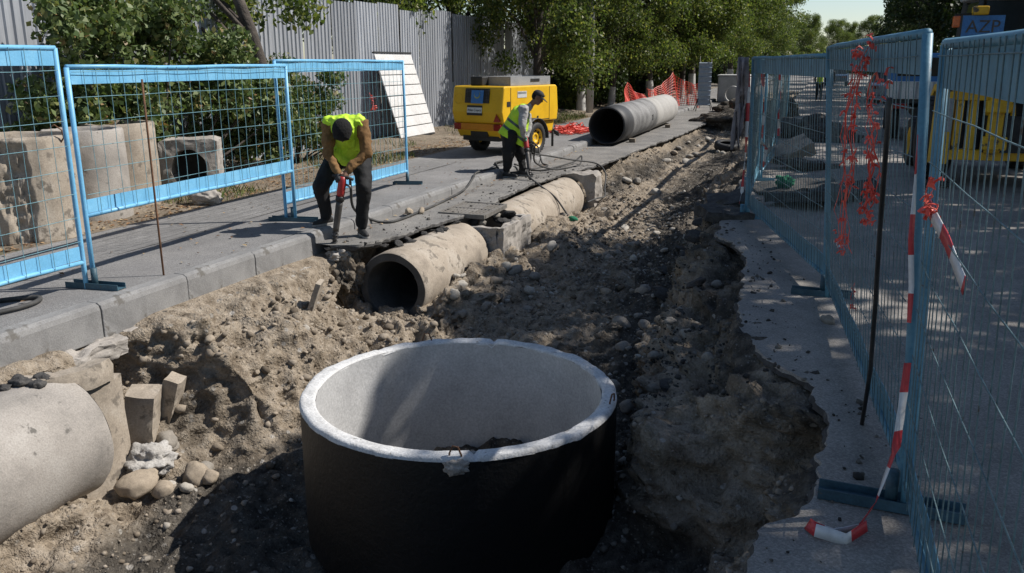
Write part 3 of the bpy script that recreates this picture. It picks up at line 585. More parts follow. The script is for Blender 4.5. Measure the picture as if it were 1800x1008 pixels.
# ------------------------------------------------------------------ temporary site fences
def fence_panel(A, B, zA, zB, label, top=1.88, low=.25, lean=(0, 0), dv=.15, dh=.2, paint=None, legs=True, seed=0, group=None, band=.115, wr=.0026, leanB=None, side=1):
    """panel between two posts: round posts and rails, flat sheet bands, welded wire mesh"""
    paint = paint or M_BLUE; rr = random.Random(seed)
    A = Vector((A[0], A[1], zA)); B = Vector((B[0], B[1], zB)); root = empty('barrier_fence', A)
    lA = Vector((lean[0], lean[1], 0)); lB = Vector((*(leanB or lean), 0)); D = B - A
    def P(t, h, off=0.):
        """point along the panel (0..1) at height h"""
        n = Vector((D.y, -D.x, 0)).normalized()
        return D * t + (lA * (1 - t) + lB * t) * (h / top) + Vector((0, 0, h)) + n * off
    for t in (0, 1): MB().tube([P(t, -.02 if legs else low), P(t, low), P(t, top * .6), P(t, top)], .021, 10).build('post', paint, root, smooth=True)
    MB().tube([P(k / 6, top + rr.uniform(-.006, .006)) for k in range(7)], .019, 10).build('top_rail', paint, root, smooth=True)
    MB().tube([P(k / 6, low + rr.uniform(-.006, .006)) for k in range(7)], .019, 10).build('bottom_rail', paint, root, smooth=True)
    for nm, h0, h1 in (('top_band', top - .02 - band, top - .02), ('bottom_band', low + .02, low + .02 + band)):
        m = MB(); N = 12; vs = []
        for k in range(N + 1):
            t = .008 + .984 * k / N; w_ = .006 * math.sin(k * 1.7 + seed)
            for off in (w_ - .002, w_ + .002): vs += [P(t, h0, off), P(t, h1, off)]
        fs = []
        for k in range(N):
            a = 4 * k; b = a + 4; fs += [(a, b, b + 1, a + 1), (a + 2, a + 3, b + 3, b + 2), (a, a + 2, b + 2, b), (a + 1, b + 1, b + 3, a + 3)]
        m.add(vs, fs).build(nm, paint, root)
    L = D.length; m = MB(); n = int(round(L / dv))
    for k in range(1, n):
        t = k / n + rr.uniform(-.1, .1) / n; j = [rr.uniform(-.004, .004) for _ in range(5)]
        m.tube([P(t + j[i] / L, low + (top - low) * i / 4, side * .023 + j[i]) for i in range(5)], wr, 5, False)
    h = low + dh * .9; bow = rr.uniform(-.02, .02)
    while h < top - .02:
        m.tube([P(.006 + .988 * i / 8, h + rr.uniform(-.005, .005) + bow * math.sin(math.pi * i / 8), side * .028 + rr.uniform(-.003, .003)) for i in range(9)], wr * 1.05, 5, False)
        h += dh
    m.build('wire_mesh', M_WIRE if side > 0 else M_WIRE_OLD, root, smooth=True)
    tag(root, label, 'barrier', group); return root
def fence_foot(x, y, z, L, rz, label, material=None):
    o = empty('barrier_stand', (x, y, z), rz)
    MB().box((0, .05, .022), (L, .006, .05)).box((0, -.05, .022), (L, .006, .05)).box((0, 0, .006), (L, .094, .008)).build('steel_channel', material or M_TEAL_DK, o)
    MB().tube([(0, 0, .012), (0, 0, .17)], .027, 10).build('post_socket', material or M_TEAL_DK, o, smooth=True)
    tag(o, label, 'barrier stand'); return o
LG = 'blue fence panels along the sidewalk'; RG = 'blue fence panels along the road side of the dig'
fence_panel((-5.75, 2.05), (-5.80, 5.34), .12, .12, 'light blue mesh panel with low bottom rail in front of the spalled concrete ring', 1.99, .24, (.0, 0), .15, .2, M_BLUE, seed=1, group=LG)
fence_panel((-5.79, 5.42), (-5.92, 8.66), .12, .12, 'light blue mesh panel raised on long bare legs beside the rusty rod', 1.84, .62, (.0, 0), .15, .2, M_BLUE, seed=2, group=LG)
fence_panel((-6.03, 8.63), (-6.07, 12.0), .12, .12, 'light blue mesh panel in front of the white ribbed board', 1.90, .22, (-.02, 0), .13, .2, M_BLUE, seed=3, group=LG)
fence_foot(-5.74, 5.38, .128, .52, R(6), 'dark blue steel channel foot beside the kerb under two blue panels')
fence_foot(-5.95, 8.66, .128, .60, R(10), 'dark blue steel channel foot beside the worker in the brown sleeves')
fence_foot(-6.07, 12.0, .128, .46, R(16), 'dark steel channel foot under the panel in front of the white board')
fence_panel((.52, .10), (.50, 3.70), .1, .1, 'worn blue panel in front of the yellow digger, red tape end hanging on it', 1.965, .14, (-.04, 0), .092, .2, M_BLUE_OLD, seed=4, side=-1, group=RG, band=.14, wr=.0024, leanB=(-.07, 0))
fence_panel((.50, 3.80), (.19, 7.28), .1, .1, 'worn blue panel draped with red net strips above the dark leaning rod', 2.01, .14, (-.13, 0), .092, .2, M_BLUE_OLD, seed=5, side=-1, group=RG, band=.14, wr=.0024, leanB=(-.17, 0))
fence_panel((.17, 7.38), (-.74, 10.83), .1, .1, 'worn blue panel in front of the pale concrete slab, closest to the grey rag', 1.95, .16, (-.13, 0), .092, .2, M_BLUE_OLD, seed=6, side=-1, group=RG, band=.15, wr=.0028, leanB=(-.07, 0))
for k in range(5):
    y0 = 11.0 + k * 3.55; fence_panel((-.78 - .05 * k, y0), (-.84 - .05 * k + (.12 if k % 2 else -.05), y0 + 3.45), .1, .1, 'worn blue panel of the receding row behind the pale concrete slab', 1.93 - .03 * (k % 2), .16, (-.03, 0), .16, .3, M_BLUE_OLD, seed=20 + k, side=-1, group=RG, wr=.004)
fence_foot(.44, 3.72, .105, .60, R(-3), 'dark steel channel foot beside the crumpled red and white tape')
fence_foot(.15, 7.33, .105, .50, R(-2), 'dark steel channel foot beside the small stone at the road edge')
fence_foot(-.82, 10.86, .105, .55, R(4), 'blue steel channel foot next to the dark flat slab at the dig edge', M_BLUE_OLD)
fence_foot(-.86, 14.5, .105, .5, R(2), 'blue steel channel foot behind the pale concrete slab', M_BLUE_OLD)
# rusty rod pushed in at the kerb
MB().tube([(-5.50, 5.93, -.1), (-5.505, 5.93, .7), (-5.51, 5.935, 1.35), (-5.515, 5.94, 1.86)], .009, 8).build('steel_rod', M_RUST, smooth=True); tag(scene.objects['steel_rod'], 'thin rusty steel rod standing upright at the kerb', 'steel rod')
# dark rod leaning on the road side fence
MB().tube([(.36, 4.62, .1), (.355, 4.42, .48), (.335, 4.30, .82), (.305, 4.15, 1.25), (.275, 3.9, 1.62), (.255, 3.75, 1.86)], .011, 8).build('dark_rod', M_DARK, smooth=True); tag(scene.objects['dark_rod'], 'bent dark iron rod leaning against the blue fence', 'iron rod')

# tapes, rags and nets on the fence
M_RED = mat('red_plastic', (.52, .035, .045), (.40, .02, .03), (.62, .07, .07), 9, 40, .45, bmp=.1, finev=.1)
M_WHITE = mat('white_plastic', (.68, .68, .68), (.55, .55, .55), (.76, .76, .76), 9, 40, .45, bmp=.1, finev=.1)
M_NET = mat('red_orange_net', (.72, .085, .055), (.55, .05, .035), (.80, .16, .10), 9, 40, .5, bmp=0, finev=.1)
def tape(name, pts, width, label, cut=.14, twist=0., seed=0, ang0=0., wob=.12, cat='barrier tape', mats=None):
    """plastic ribbon along pts in alternating red and white lengths, with real thickness"""
    rr = random.Random(seed); P = [Vector(p) for p in pts]; fine = []
    for i in range(len(P) - 1):
        n = max(2, int((P[i + 1] - P[i]).length / .03))
        for k in range(n): fine.append(P[i].lerp(P[i + 1], k / n))
    fine.append(P[-1]); m = MB(); mi = []; s = 0; ang = ang0; vs = []
    for i, p in enumerate(fine):
        d = (fine[min(i + 1, len(fine) - 1)] - fine[max(i - 1, 0)]).normalized(); x, y = frame_of(d); ang += rr.uniform(-wob, wob) + twist
        wv = x * math.cos(ang) + y * math.sin(ang); nv = d.cross(wv) * .0012
        vs += [p - wv * width / 2 - nv, p + wv * width / 2 - nv, p + wv * width / 2 + nv, p - wv * width / 2 + nv]
        if i: 
            s += (p - fine[i - 1]).length; c = int(s / cut) % 2; a = 4 * (i - 1)
            for k in range(4): m.f.append((a + k, a + (k + 1) % 4, a + 4 + (k + 1) % 4, a + 4 + k)); mi.append(c)
    m.v = [tuple(v) for v in vs]; me = m.mesh(name, None, True); 
    for q in (mats or (M_RED, M_WHITE)): me.materials.append(q)
    me.polygons.foreach_set('material_index', mi); o = link(name, me); tag(o, label, cat); return o
tape('barrier_tape', [(.375, 3.76, 1.72), (.39, 3.77, 1.5), (.395, 3.74, 1.3), (.42, 3.75, 1.1), (.425, 3.72, .95)], .022, 'narrow twisted length of red and white tape wound along the double fence post', .17, .12, 31, 0, .1)
tape('barrier_tape', [(.43, 3.64, .80), (.425, 3.60, .62), (.42, 3.58, .45), (.36, 3.5, .22), (.30, 3.44, .125), (.20, 3.38, .115), (.10, 3.40, .125), (.13, 3.33, .14), (.25, 3.33, .12), (.33, 3.42, .15)], .055, 'red and white tape falling from low on the post to a heap on the road', .15, .02, 3, .6, .06)
tape('barrier_tape', [(.415, 3.60, 1.485), (.42, 3.35, 1.46), (.43, 3.05, 1.43), (.445, 2.70, 1.36)], .05, 'short end of red and white tape tied to the wire of the digger side panel', .22, .0, 6, 1.45, .03)
tape('barrier_tape', [(.22, 7.2, .62), (.235, 7.1, .60), (.25, 7.0, .58)], .05, 'scrap of red and white tape caught low on the wire', .10, .1, 8)
tape('barrier_tape', [(-.84, 10.80, 1.9), (-.83, 10.78, 1.4), (-.82, 10.77, .9), (-.83, 10.75, .45), (-.85, 10.7, .3)], .045, 'red and white tape hanging down beside the grey rag on the fence', .2, .1, 9)
tape('barrier_tape', [(-.78, 12.2, 1.85), (-.74, 12.5, 1.3), (-.75, 12.6, .9), (-.70, 12.9, .8), (-.72, 13.0, .5)], .05, 'red and white tape hanging from the second receding fence panel', .2, .08, 10)
tape('barrier_tape', [(-.72, 15.6, 1.85), (-.68, 15.9, 1.4), (-.70, 16.1, 1.1), (-.68, 16.3, .7)], .05, 'red and white tape dangling where the receding fence row grows dense', .2, .08, 12)
# grey rag thrown over the fence corner
M_RAG = mat('grey_rag', (.30, .26, .255), (.19, .16, .16), (.40, .355, .35), 8, 90, .95, bmp=.6)
m = MB(); vs = []; NR, NC = 12, 10
for i in range(NR):
    for j in range(NC):
        h = i / (NR - 1); vs.append((-.86 - .12 * (j / (NC - 1)) + .022 * math.sin(j * 2.1 + i * .5), 10.72 + .035 * math.sin(j * 2.6) + .02 * math.sin(i * .8 + j), 2.06 - 1.0 * h * (1 - .12 * math.sin(j * 1.3))))
fs = [(i * NC + j, i * NC + j + 1, (i + 1) * NC + j + 1, (i + 1) * NC + j) for i in range(NR - 1) for j in range(NC - 1)]
o = m.add(vs, fs).build('rag', M_RAG, smooth=True); sm = o.modifiers.new('t', 'SOLIDIFY'); sm.thickness = .006; tag(o, 'grey rag hung over the end post of the fence', 'rag')
# torn red net strips
def torn_net(pts, label, seed, n=5, spread=.05, stars=16):
    rr = random.Random(seed); m = MB(); P = [Vector(p) for p in pts]
    def on(t):
        t = max(0, min(.9999, t)) * (len(P) - 1); i = int(t); return P[i].lerp(P[i + 1], t - i)
    def strip(ps, w_):
        vs = []; a = rr.uniform(0, 6)
        for i, p in enumerate(ps):
            d = (ps[min(i + 1, len(ps) - 1)] - ps[max(i - 1, 0)]).normalized(); x, y = frame_of(d); a += rr.uniform(-.6, .6)
            u = x * math.cos(a) + y * math.sin(a); nv = d.cross(u) * .001; ww = w_ * rr.uniform(.5, 1.3)
            vs += [p - u * ww - nv, p + u * ww - nv, p + u * ww + nv, p - u * ww + nv]
        m.add(vs, [(4 * i + k, 4 * i + (k + 1) % 4, 4 * i + 4 + (k + 1) % 4, 4 * i + 4 + k) for i in range(len(ps) - 1) for k in range(4)])
    for s in range(n):
        o = Vector((rr.uniform(-1, 1), rr.uniform(-1, 1), 0)) * spread; t0 = rr.uniform(0, .25); t1 = rr.uniform(.7, 1); N = 16; ps = []; 
        for k in range(N):
            o = o * .85 + Vector((rr.uniform(-1, 1), rr.uniform(-1, 1), rr.uniform(-.3, .3))) * spread * .45; ps.append(on(t0 + (t1 - t0) * k / (N - 1)) + o)
        strip(ps, .003)
    for s in range(stars):
        c = on(rr.random()) + Vector((rr.uniform(-1, 1), rr.uniform(-1, 1), rr.uniform(-1, 1))) * spread
        for k in range(rr.randint(2, 4)):
            d = Vector((rr.uniform(-1, 1), rr.uniform(-1, 1), rr.uniform(-1, .6))).normalized() * rr.uniform(.015, .042)
            strip([c, c + d * .35, c + d * .8 + Vector((0, 0, -.01))], .0065 * rr.uniform(.6, 1.3))
    o = m.build('torn_net', M_NET, smooth=False); tag(o, label, 'torn net'); return o
torn_net([(.22, 5.02, 2.12), (.17, 4.98, 2.03), (.16, 5.05, 1.8), (.16, 5.12, 1.6), (.19, 5.2, 1.4), (.17, 5.22, 1.2), (.19, 5.15, 1.02), (.23, 5.0, .96)], 'long torn strip of red net hanging from the top rail of the fence', 5, 6, .04, 60)
torn_net([(.25, 4.45, 1.95), (.24, 4.48, 1.75), (.25, 4.45, 1.6), (.27, 4.5, 1.42), (.27, 4.55, 1.3), (.25, 4.62, 1.2)], 'torn tuft of red net tangled in the wire next to the double post', 8, 5, .04, 48)
torn_net([(.40, 3.35, 1.62), (.41, 3.32, 1.52), (.42, 3.28, 1.5), (.42, 3.4, 1.46)], 'small red net scrap knotted to the wire of the digger side panel', 13, 2, .03, 9)
torn_net([(.31, 5.8, .62), (.31, 5.8, .5), (.31, 5.82, .42)], 'tiny red net scrap low on the wire', 14, 2, .012, 4)
torn_net([(-6.10, 11.0, 1.56), (-6.10, 11.05, 1.40), (-6.1, 11.02, 1.30)], 'red net rag tied to the blue panel before the white board', 15, 3, .035, 16)
# ------------------------------------------------------------------ workers
CR = Vector((math.cos(YAW), math.sin(YAW), 0)); CT = Vector((math.sin(YAW), -math.cos(YAW), 0))
def px_point(px, py, O, v):
    """point seen at a pixel of the photograph, v metres in front of the upright plane through O"""
    r = CR; f = Vector((-CT.x * math.cos(PITCH), -CT.y * math.cos(PITCH), -math.sin(PITCH))); u = r.cross(f)
    d = r * (px - 900) - u * (py - 504) + f * FPX; n = Vector((CT.x, CT.y, 0)); C = Vector((0, 0, CAM_H))
    t = ((Vector(O) + n * v - C).dot(n)) / d.dot(n); return C + d * t
def skin(name, caps, material, parent, voxel=.013, smooth=6, ell=(), loc=Vector((0, 0, 0)), cut=None):
    """one continuous surface grown over tapered limbs (capsules) and ellipsoids"""
    m = MB()
    for (a, ra, b, rb) in caps:
        a = Vector(a) - loc; b = Vector(b) - loc; d = (b - a).normalized(); n = 5; pts = []; rs = []
        for k in range(n): th = math.pi / 2 * k / n; pts.append(a - d * ra * math.cos(th)); rs.append(max(.0008, ra * math.sin(th)))
        for k in range(n + 1):
            th = math.pi / 2 * k / n; pts.append(b + d * rb * math.sin(th)); rs.append(max(.0008, rb * math.cos(th)))
        m.tube(pts, rs, 14)
    for (c, rad, rot) in ell:
        c = Vector(c) - loc; q = rot if rot else Matrix.Identity(3); N = 14; vs = []; fs = []
        for i in range(N + 1):
            th = math.pi * i / N
            for k in range(18):
                ph = 2 * math.pi * k / 18; vs.append(c + q @ Vector((rad[0] * math.sin(th) * math.cos(ph), rad[1] * math.sin(th) * math.sin(ph), rad[2] * math.cos(th))))
        for i in range(N):
            for k in range(18): a = i * 18 + k; b = i * 18 + (k + 1) % 18; fs.append((a, b, b + 18, a + 18))
        m.add(vs, fs)
    o = m.build(name, material)
    r = o.modifiers.new('r', 'REMESH'); r.mode = 'VOXEL'; r.voxel_size = voxel
    s = o.modifiers.new('s', 'SMOOTH'); s.factor = .5; s.iterations = smooth
    dg = bpy.context.evaluated_depsgraph_get(); me = bpy.data.meshes.new_from_object(o.evaluated_get(dg)); me.name = name
    old = o.data; o.modifiers.clear(); o.data = me; bpy.data.meshes.remove(old)
    if cut:
        bm = bmesh.new(); bm.from_mesh(me)
        for (p, n) in cut:
            bmesh.ops.bisect_plane(bm, geom=bm.verts[:] + bm.edges[:] + bm.faces[:], plane_co=Vector(p) - loc, plane_no=n, clear_outer=True)
        bm.to_mesh(me); bm.free()
    if not me.materials: me.materials.append(material)
    me.shade_smooth(); o.parent = parent; return o
def fold(o, amp, freq, seed): rough_mesh(o, amp, freq, seed); return o
def band_of(src, name, p, n, hw, material, parent, off=.004, loc=Vector((0, 0, 0))):
    me = src.data.copy(); me.name = name; bm = bmesh.new(); bm.from_mesh(me); p = Vector(p) - loc; n = Vector(n).normalized()
    bmesh.ops.bisect_plane(bm, geom=bm.verts[:] + bm.edges[:] + bm.faces[:], plane_co=p + n * hw, plane_no=n, clear_outer=True)
    bmesh.ops.bisect_plane(bm, geom=bm.verts[:] + bm.edges[:] + bm.faces[:], plane_co=p - n * hw, plane_no=-n, clear_outer=True)
    bm.normal_update()
    for v in bm.verts: v.co += v.normal * off
    bm.to_mesh(me); bm.free(); me.materials.clear(); me.materials.append(material); return link(name, me, parent)
M_SKIN = mat('skin', (.20, .105, .065), (.15, .075, .045), (.26, .14, .09), 8, 60, .6, bmp=.1, finev=.08)
M_VEST = mat('yellow_green_vest', (.52, .80, .035), (.42, .68, .02), (.62, .88, .08), 6, 60, .7, bmp=.25, finev=.1)
M_BAND = mat('grey_reflective_band', (.075, .105, .085), (.05, .07, .06), (.12, .15, .13), 10, 90, .5, bmp=.1)
M_TROUSER = mat('black_trousers', (.0075, .0075, .0085), (.005, .005, .0055), (.014, .0135, .0145), 5, 60, .85, bmp=.4)
M_BROWN = mat('brown_shirt', (.20, .105, .035), (.13, .068, .024), (.29, .16, .06), 5, 60, .9, bmp=.3)
M_GREY = mat('grey_shirt', (.36, .35, .34), (.25, .245, .24), (.46, .45, .44), 5, 60, .9, bmp=.3)
M_HAIR = mat('black_hair', (.006, .005, .0048), (.003, .003, .003), (.013, .011, .01), 14, 150, .95, bmp=.9, bdist=.012)
M_CAP = mat('black_cap', (.016, .016, .019), (.010, .010, .012), (.03, .03, .034), 8, 80, .8, bmp=.2)
M_SHOE = mat('dark_shoe', (.02, .02, .02), (.012, .012, .012), (.05, .048, .045), 9, 80, .7, bmp=.2)
M_SOLE = mat('pale_sole', (.30, .29, .27), (.18, .17, .16), (.4, .39, .37), 9, 80, .8, bmp=.2)
M_GLOVE_G = mat('green_glove', (.015, .22, .13), (.01, .15, .09), (.03, .30, .19), 9, 80, .7, bmp=.2)
M_GLOVE_K = mat('dark_grey_glove', (.045, .045, .047), (.03, .03, .03), (.07, .07, .07), 9, 80, .8, bmp=.2)
M_TOOLRED = mat('red_tool_paint', (.42, .03, .03), (.28, .02, .02), (.50, .06, .05), 9, 80, .45, bmp=.1)
M_TOOLGREY = mat('grey_tool_steel', (.085, .078, .072), (.045, .04, .037), (.15, .14, .13), 9, 80, .55, metal=.4, bmp=.2)

def glove(name, wrist, grip, axis, material, parent, side=1, voxel=.0065, loc=Vector((0, 0, 0))):
    """hand closed round a bar: palm, four curled fingers of unequal length, a thumb from the side of the palm"""
    wrist = Vector(wrist); grip = Vector(grip); ax = Vector(axis).normalized(); d = (grip - wrist).normalized(); ax = (ax - d * ax.dot(d)).normalized(); nrm = d.cross(ax).normalized() * side
    palm0 = wrist; palm1 = grip - d * .012 + nrm * .028; caps = [(wrist, .027, palm1, .03)]
    for k, (o, l) in enumerate(((-.034, .92), (-.012, 1.05), (.010, 1.), (.031, .8))):
        b = palm1 + ax * o - d * .005; r = .0105; p1 = b + d * .03 * l + nrm * .008; p2 = p1 - nrm * .038 * l + d * .008; p3 = p2 - d * .03 * l - nrm * .006
        caps += [(b, r + .002, p1, r), (p1, r, p2, r * .95), (p2, r * .95, p3, r * .85)]
    t0 = wrist.lerp(palm1, .45) - ax * .026 * 1; t1 = t0 + d * .03 - nrm * .028 - ax * .012; t2 = t1 + d * .028 - nrm * .022
    caps += [(t0, .014, t1, .0115), (t1, .0115, t2, .0095)]
    return skin(name, caps, material, parent, voxel, 2, loc=loc)
def shoe(ankle, toe_dir, z, parent, loc, material=None):
    d = Vector((toe_dir[0], toe_dir[1], 0)).normalized(); a = Vector((ankle[0], ankle[1], z)); up = Vector((0, 0, 1))
    heel = a - d * .055
    s = skin('shoe', [(heel + up * .055, .042, a + up * .085, .046), (heel + up * .05, .042, a + d * .1 + up * .045, .040), (a + d * .08 + up * .045, .042, a + d * .175 + up * .036, .034), (a + up * .06, .045, a + up * .12, .044)], material or M_SHOE, parent, .010, 3, loc=loc, cut=[((0, 0, z + .014), (0, 0, -1))])
    skin('sole', [(heel + up * .012, .042, a + d * .06 + up * .012, .040), (a + d * .06 + up * .012, .040, a + d * .18 + up * .014, .036)], M_SOLE, s, .009, 2, loc=loc, cut=[((0, 0, z + .024), (0, 0, 1)), ((0, 0, z + .001), (0, 0, -1))])
    return s

def head_shapes(c, face, up):
    """head about centre c looking along face: skull, jaw, nose, brow, ears"""
    f = Vector(face).normalized(); u = Vector(up); u = (u - f * u.dot(f)).normalized(); s = f.cross(u)
    q = Matrix((s, f, u)).transposed(); P = lambda x, y, z: Vector(c) + s * x + f * y + u * z
    ell = [(P(0, -.012, .03), (.076, .096, .092), q), (P(0, .025, -.035), (.062, .07, .085), q), (P(0, .045, -.085), (.042, .04, .035), q), (P(.078, -.005, -.01), (.012, .022, .033), q), (P(-.078, -.005, -.01), (.012, .022, .033), q)]
    caps = [(P(0, .088, .022), .010, P(0, .112, -.022), .014), (P(-.02, .096, -.022), .009, P(.02, .096, -.022), .009), (P(-.045, .078, .034), .011, P(.045, .078, .034), .011), (P(-.022, .088, -.058), .009, P(.022, .088, -.058), .009)]
    return caps, ell, P, q

# worker bending over the breaker at the kerb ---------------------------------
O1 = px_point(605, 405, (-5.25, 8.63, .06), 0); O1 = Vector((O1.x, O1.y, 0)); A = lambda px, py, v: px_point(px, py, O1, v)
w1 = empty('person', O1); tag(w1, 'person with black hair bowed over a red breaker, brown sleeves, yellow green vest', 'person')
hipL, hipR = A(591, 277, -.12), A(634, 277, -.12)
kneL, ankL = A(564, 327, .12), A(574, 386, .0); kneR, ankR = A(640, 330, .14), A(636, 402, .04)
shL, shR = A(576, 221, .24), A(636, 219, .24); elL, elR = A(577, 272, .36), A(645, 268, .30)
wrL, wrR = A(594, 303, .44), A(612, 300, .42); grL, grR = A(597, 317, .46), A(606, 310, .46)
hd = A(603, 231, .44); spine = A(611, 262, .02); chest = A(606, 226, .24); neck = A(604, 221, .34)
floc = O1
caps = [(hipL, .10, kneL, .065), (kneL, .056, ankL, .034), (hipR, .10, kneR, .065), (kneR, .056, ankR, .034), (hipL, .11, hipR, .11), (spine, .13, chest, .14), (A(611, 275, -.1), .13, spine, .13), (shL, .075, shR, .075), (shL, .06, elL, .043), (elL, .043, wrL, .029), (shR, .06, elR, .043), (elR, .043, wrR, .029), (neck, .055, hd, .05), (wrL, .028, grL, .03), (wrR, .028, grR, .03)]
hc, he, HP, HQ = head_shapes(hd, CT * .38 + Vector((0, 0, -.9)) + CR * -.05, Vector((0, 0, .4)) + CT * .9)
skin('body', caps + hc, M_SKIN, w1, .013, 5, he, floc)
fold(skin('trousers', [(hipL, .13, kneL, .098), (kneL, .096, ankL + Vector((0, 0, .05)), .07), (hipR, .13, kneR, .098), (kneR, .096, ankR + Vector((0, 0, .05)), .07), (hipL, .122, hipR, .122), (A(611, 277, -.1), .135, A(611, 268, -.04), .135)], M_TROUSER, w1, .014, 5, loc=floc), .012, 10, 3)
fold(skin('shirt', [(spine, .12, chest, .125), (shL, .080, shR, .080), (shL, .082, elL, .064), (elL, .062, wrL, .045), (shR, .084, elR, .066), (elR, .064, wrR, .045)], M_BROWN, w1, .012, 4, loc=floc), .013, 13, 7)
vest = fold(skin('vest', [(A(611, 270, -.03), .148, chest, .166), (A(588, 228, .2), .12, A(626, 226, .2), .12), (A(585, 250, .12), .10, A(630, 250, .1), .11), (A(595, 268, .18), .07, A(607, 285, .14), .05), (A(581, 216, .25), .088, A(631, 215, .25), .088)], M_VEST, w1, .013, 5, loc=floc), .013, 11, 5)
skin('hair', [], M_HAIR, w1, .010, 2, [(HP(0, .0, .055), (.112, .13, .115), HQ), (HP(0, -.06, -.02), (.088, .075, .095), HQ), (HP(0, .075, .075), (.085, .055, .06), HQ), (HP(.05, .07, .05), (.045, .05, .06), HQ), (HP(-.05, .07, .05), (.045, .05, .06), HQ)], floc); rough_mesh(w1.children[-1], .012, 22, 4)
glove('glove', wrL, grL, CR, M_GLOVE_K, w1, 1, loc=floc); g2 = glove('hand', wrR, grR, CR, M_SKIN, w1, -1, loc=floc)
shoe(ankL, CT * .8 - CR * .6, .132, w1, floc); shoe(ankR, CT * .9 + CR * .45, .004, w1, floc)
def at0(p): return Vector(p) - floc
for o in w1.children: pass

def breaker(top, tip, side_dir, label, red=True):
    top = Vector(top); tip = Vector(tip); d = (tip - top).normalized(); L = (tip - top).length; s = Vector(side_dir); s = (s - d * s.dot(d)).normalized()
    o = empty('breaker', tip); P = lambda t, w_=0.: top + d * t + s * w_ - tip
    MB().tube([P(-.02, -.12), P(-.035, -.05), P(-.035, .05), P(-.02, .12)], [.016, .018, .018, .016], 10).build('handle', M_RUBBER, o, smooth=True)
    MB().tube([P(-.035), P(.0), P(.03), P(.16), P(.19)], [.03, .042, .046, .046, .04], 16).build('head_cover', M_TOOLRED if red else M_TOOLGREY, o, smooth=True)
    MB().tube([P(.19), P(.2), P(.24), P(.25)], [.044, .05, .05, .044], 16).build('collar', M_DARK, o, smooth=True)
    MB().tube([P(.25), P(.3), P(.55), P(.6)], [.038, .04, .036, .033], 16).build('cylinder', M_TOOLGREY, o, smooth=True)
    m = MB()
    for k in range(5): m.lathe([(.030, 0), (.041, .006), (.041, .014), (.030, .02)], 16)
    sp = [P(.60 + .0045 * k) + (s * math.cos(k * .7) + d.cross(s) * math.sin(k * .7)) * .034 for k in range(36)]
    MB().tube(sp, .006, 6).build('spring', M_DARK, o, smooth=True)
    MB().tube([P(.58), P(.77)], [.026, .022], 12).build('sleeve', M_TOOLGREY, o, smooth=True)
    MB().tube([P(.77), P(L - .1), P(L + .02)], [.016, .015, .006], 10).build('chisel', M_STEEL, o, smooth=True)
    MB().tube([P(.05, .04), P(.06, .09), P(.09, .11)], .014, 8).build('hose_nipple', M_STEEL, o, smooth=True)
    tag(o, label, 'breaker'); return o
tip1 = px_point(586, 438, (-5.05, 8.22, -.2), 0)
breaker(A(602, 316, .47), tip1, CR, 'red and grey pneumatic breaker held by the bowed worker at the kerb')
lump('broken_concrete', (.30, .26, .18), M_CONC, 88, 5, .45, 2.2, None, tuple(tip1 + Vector((.06, .02, -.06)))); tag(scene.objects['broken_concrete'], 'lump of crushed grey concrete under the breaker chisel', 'concrete lump')

# worker standing sideways with the cap ---------------------------------------
O2 = px_point(905, 312, (-5.08, 14.28, 0), 0); O2 = Vector((O2.x, O2.y, 0)); A = lambda px, py, v: px_point(px, py, O2, v)
w2 = empty('person', O2); tag(w2, 'person in black cap and green gloves working upright beside the yellow compressor', 'person'); floc = O2
hip_a, hip_b = A(893, 237, -.10), A(897, 239, .10); kn_a, an_a = A(915, 272, -.14), A(919, 300, -.16); kn_b, an_b = A(893, 273, .10), A(892, 303, .08)
sh_a, sh_b = A(924, 192, -.18), A(920, 193, .17); el_b = A(918, 221, .25); wr_b = A(921, 240, .16); el_a = A(930, 220, -.12); wr_a = A(926, 241, .0)
gr_b, gr_a = A(922, 246, .12), A(925, 246, .03); hd = A(945, 172, .02); neck = A(931, 187, 0); chest = A(917, 203, 0); waist = A(900, 226, 0)
hc, he, HP, HQ = head_shapes(hd, CR * .86 + Vector((0, 0, -.42)) + CT * .22, Vector((0, 0, 1)) + CR * .4)
caps = [(hip_a, .10, kn_a, .066), (kn_a, .062, an_a, .042), (hip_b, .10, kn_b, .066), (kn_b, .062, an_b, .042), (hip_a, .11, hip_b, .11), (waist, .13, chest, .13), (A(895, 236, 0), .12, waist, .13), (sh_a, .07, sh_b, .07), (sh_a, .055, el_a, .042), (el_a, .042, wr_a, .028), (sh_b, .055, el_b, .042), (el_b, .042, wr_b, .028), (chest, .08, neck, .055), (neck, .053, hd, .05), (wr_b, .028, gr_b, .03), (wr_a, .028, gr_a, .03)]
skin('body', caps + hc, M_SKIN, w2, .0125, 4, he, floc)
fold(skin('trousers', [(hip_a, .14, kn_a, .115), (kn_a, .112, an_a + Vector((0, 0, .06)), .072), (hip_b, .142, kn_b, .118), (kn_b, .115, an_b + Vector((0, 0, .06)), .075), (hip_a, .128, hip_b, .128), (A(895, 240, 0), .14, waist, .138)], M_TROUSER, w2, .014, 5, loc=floc), .018, 10, 13)
fold(skin('shirt', [(waist, .15, chest, .155), (sh_a, .09, sh_b, .085), (sh_b, .092, el_b, .075), (el_b, .072, wr_b, .044), (sh_a, .078, el_a, .062), (el_a, .06, wr_a, .044), (chest, .09, neck, .064)], M_GREY, w2, .012, 4, loc=floc), .014, 13, 17)
dn = (waist - chest).normalized()
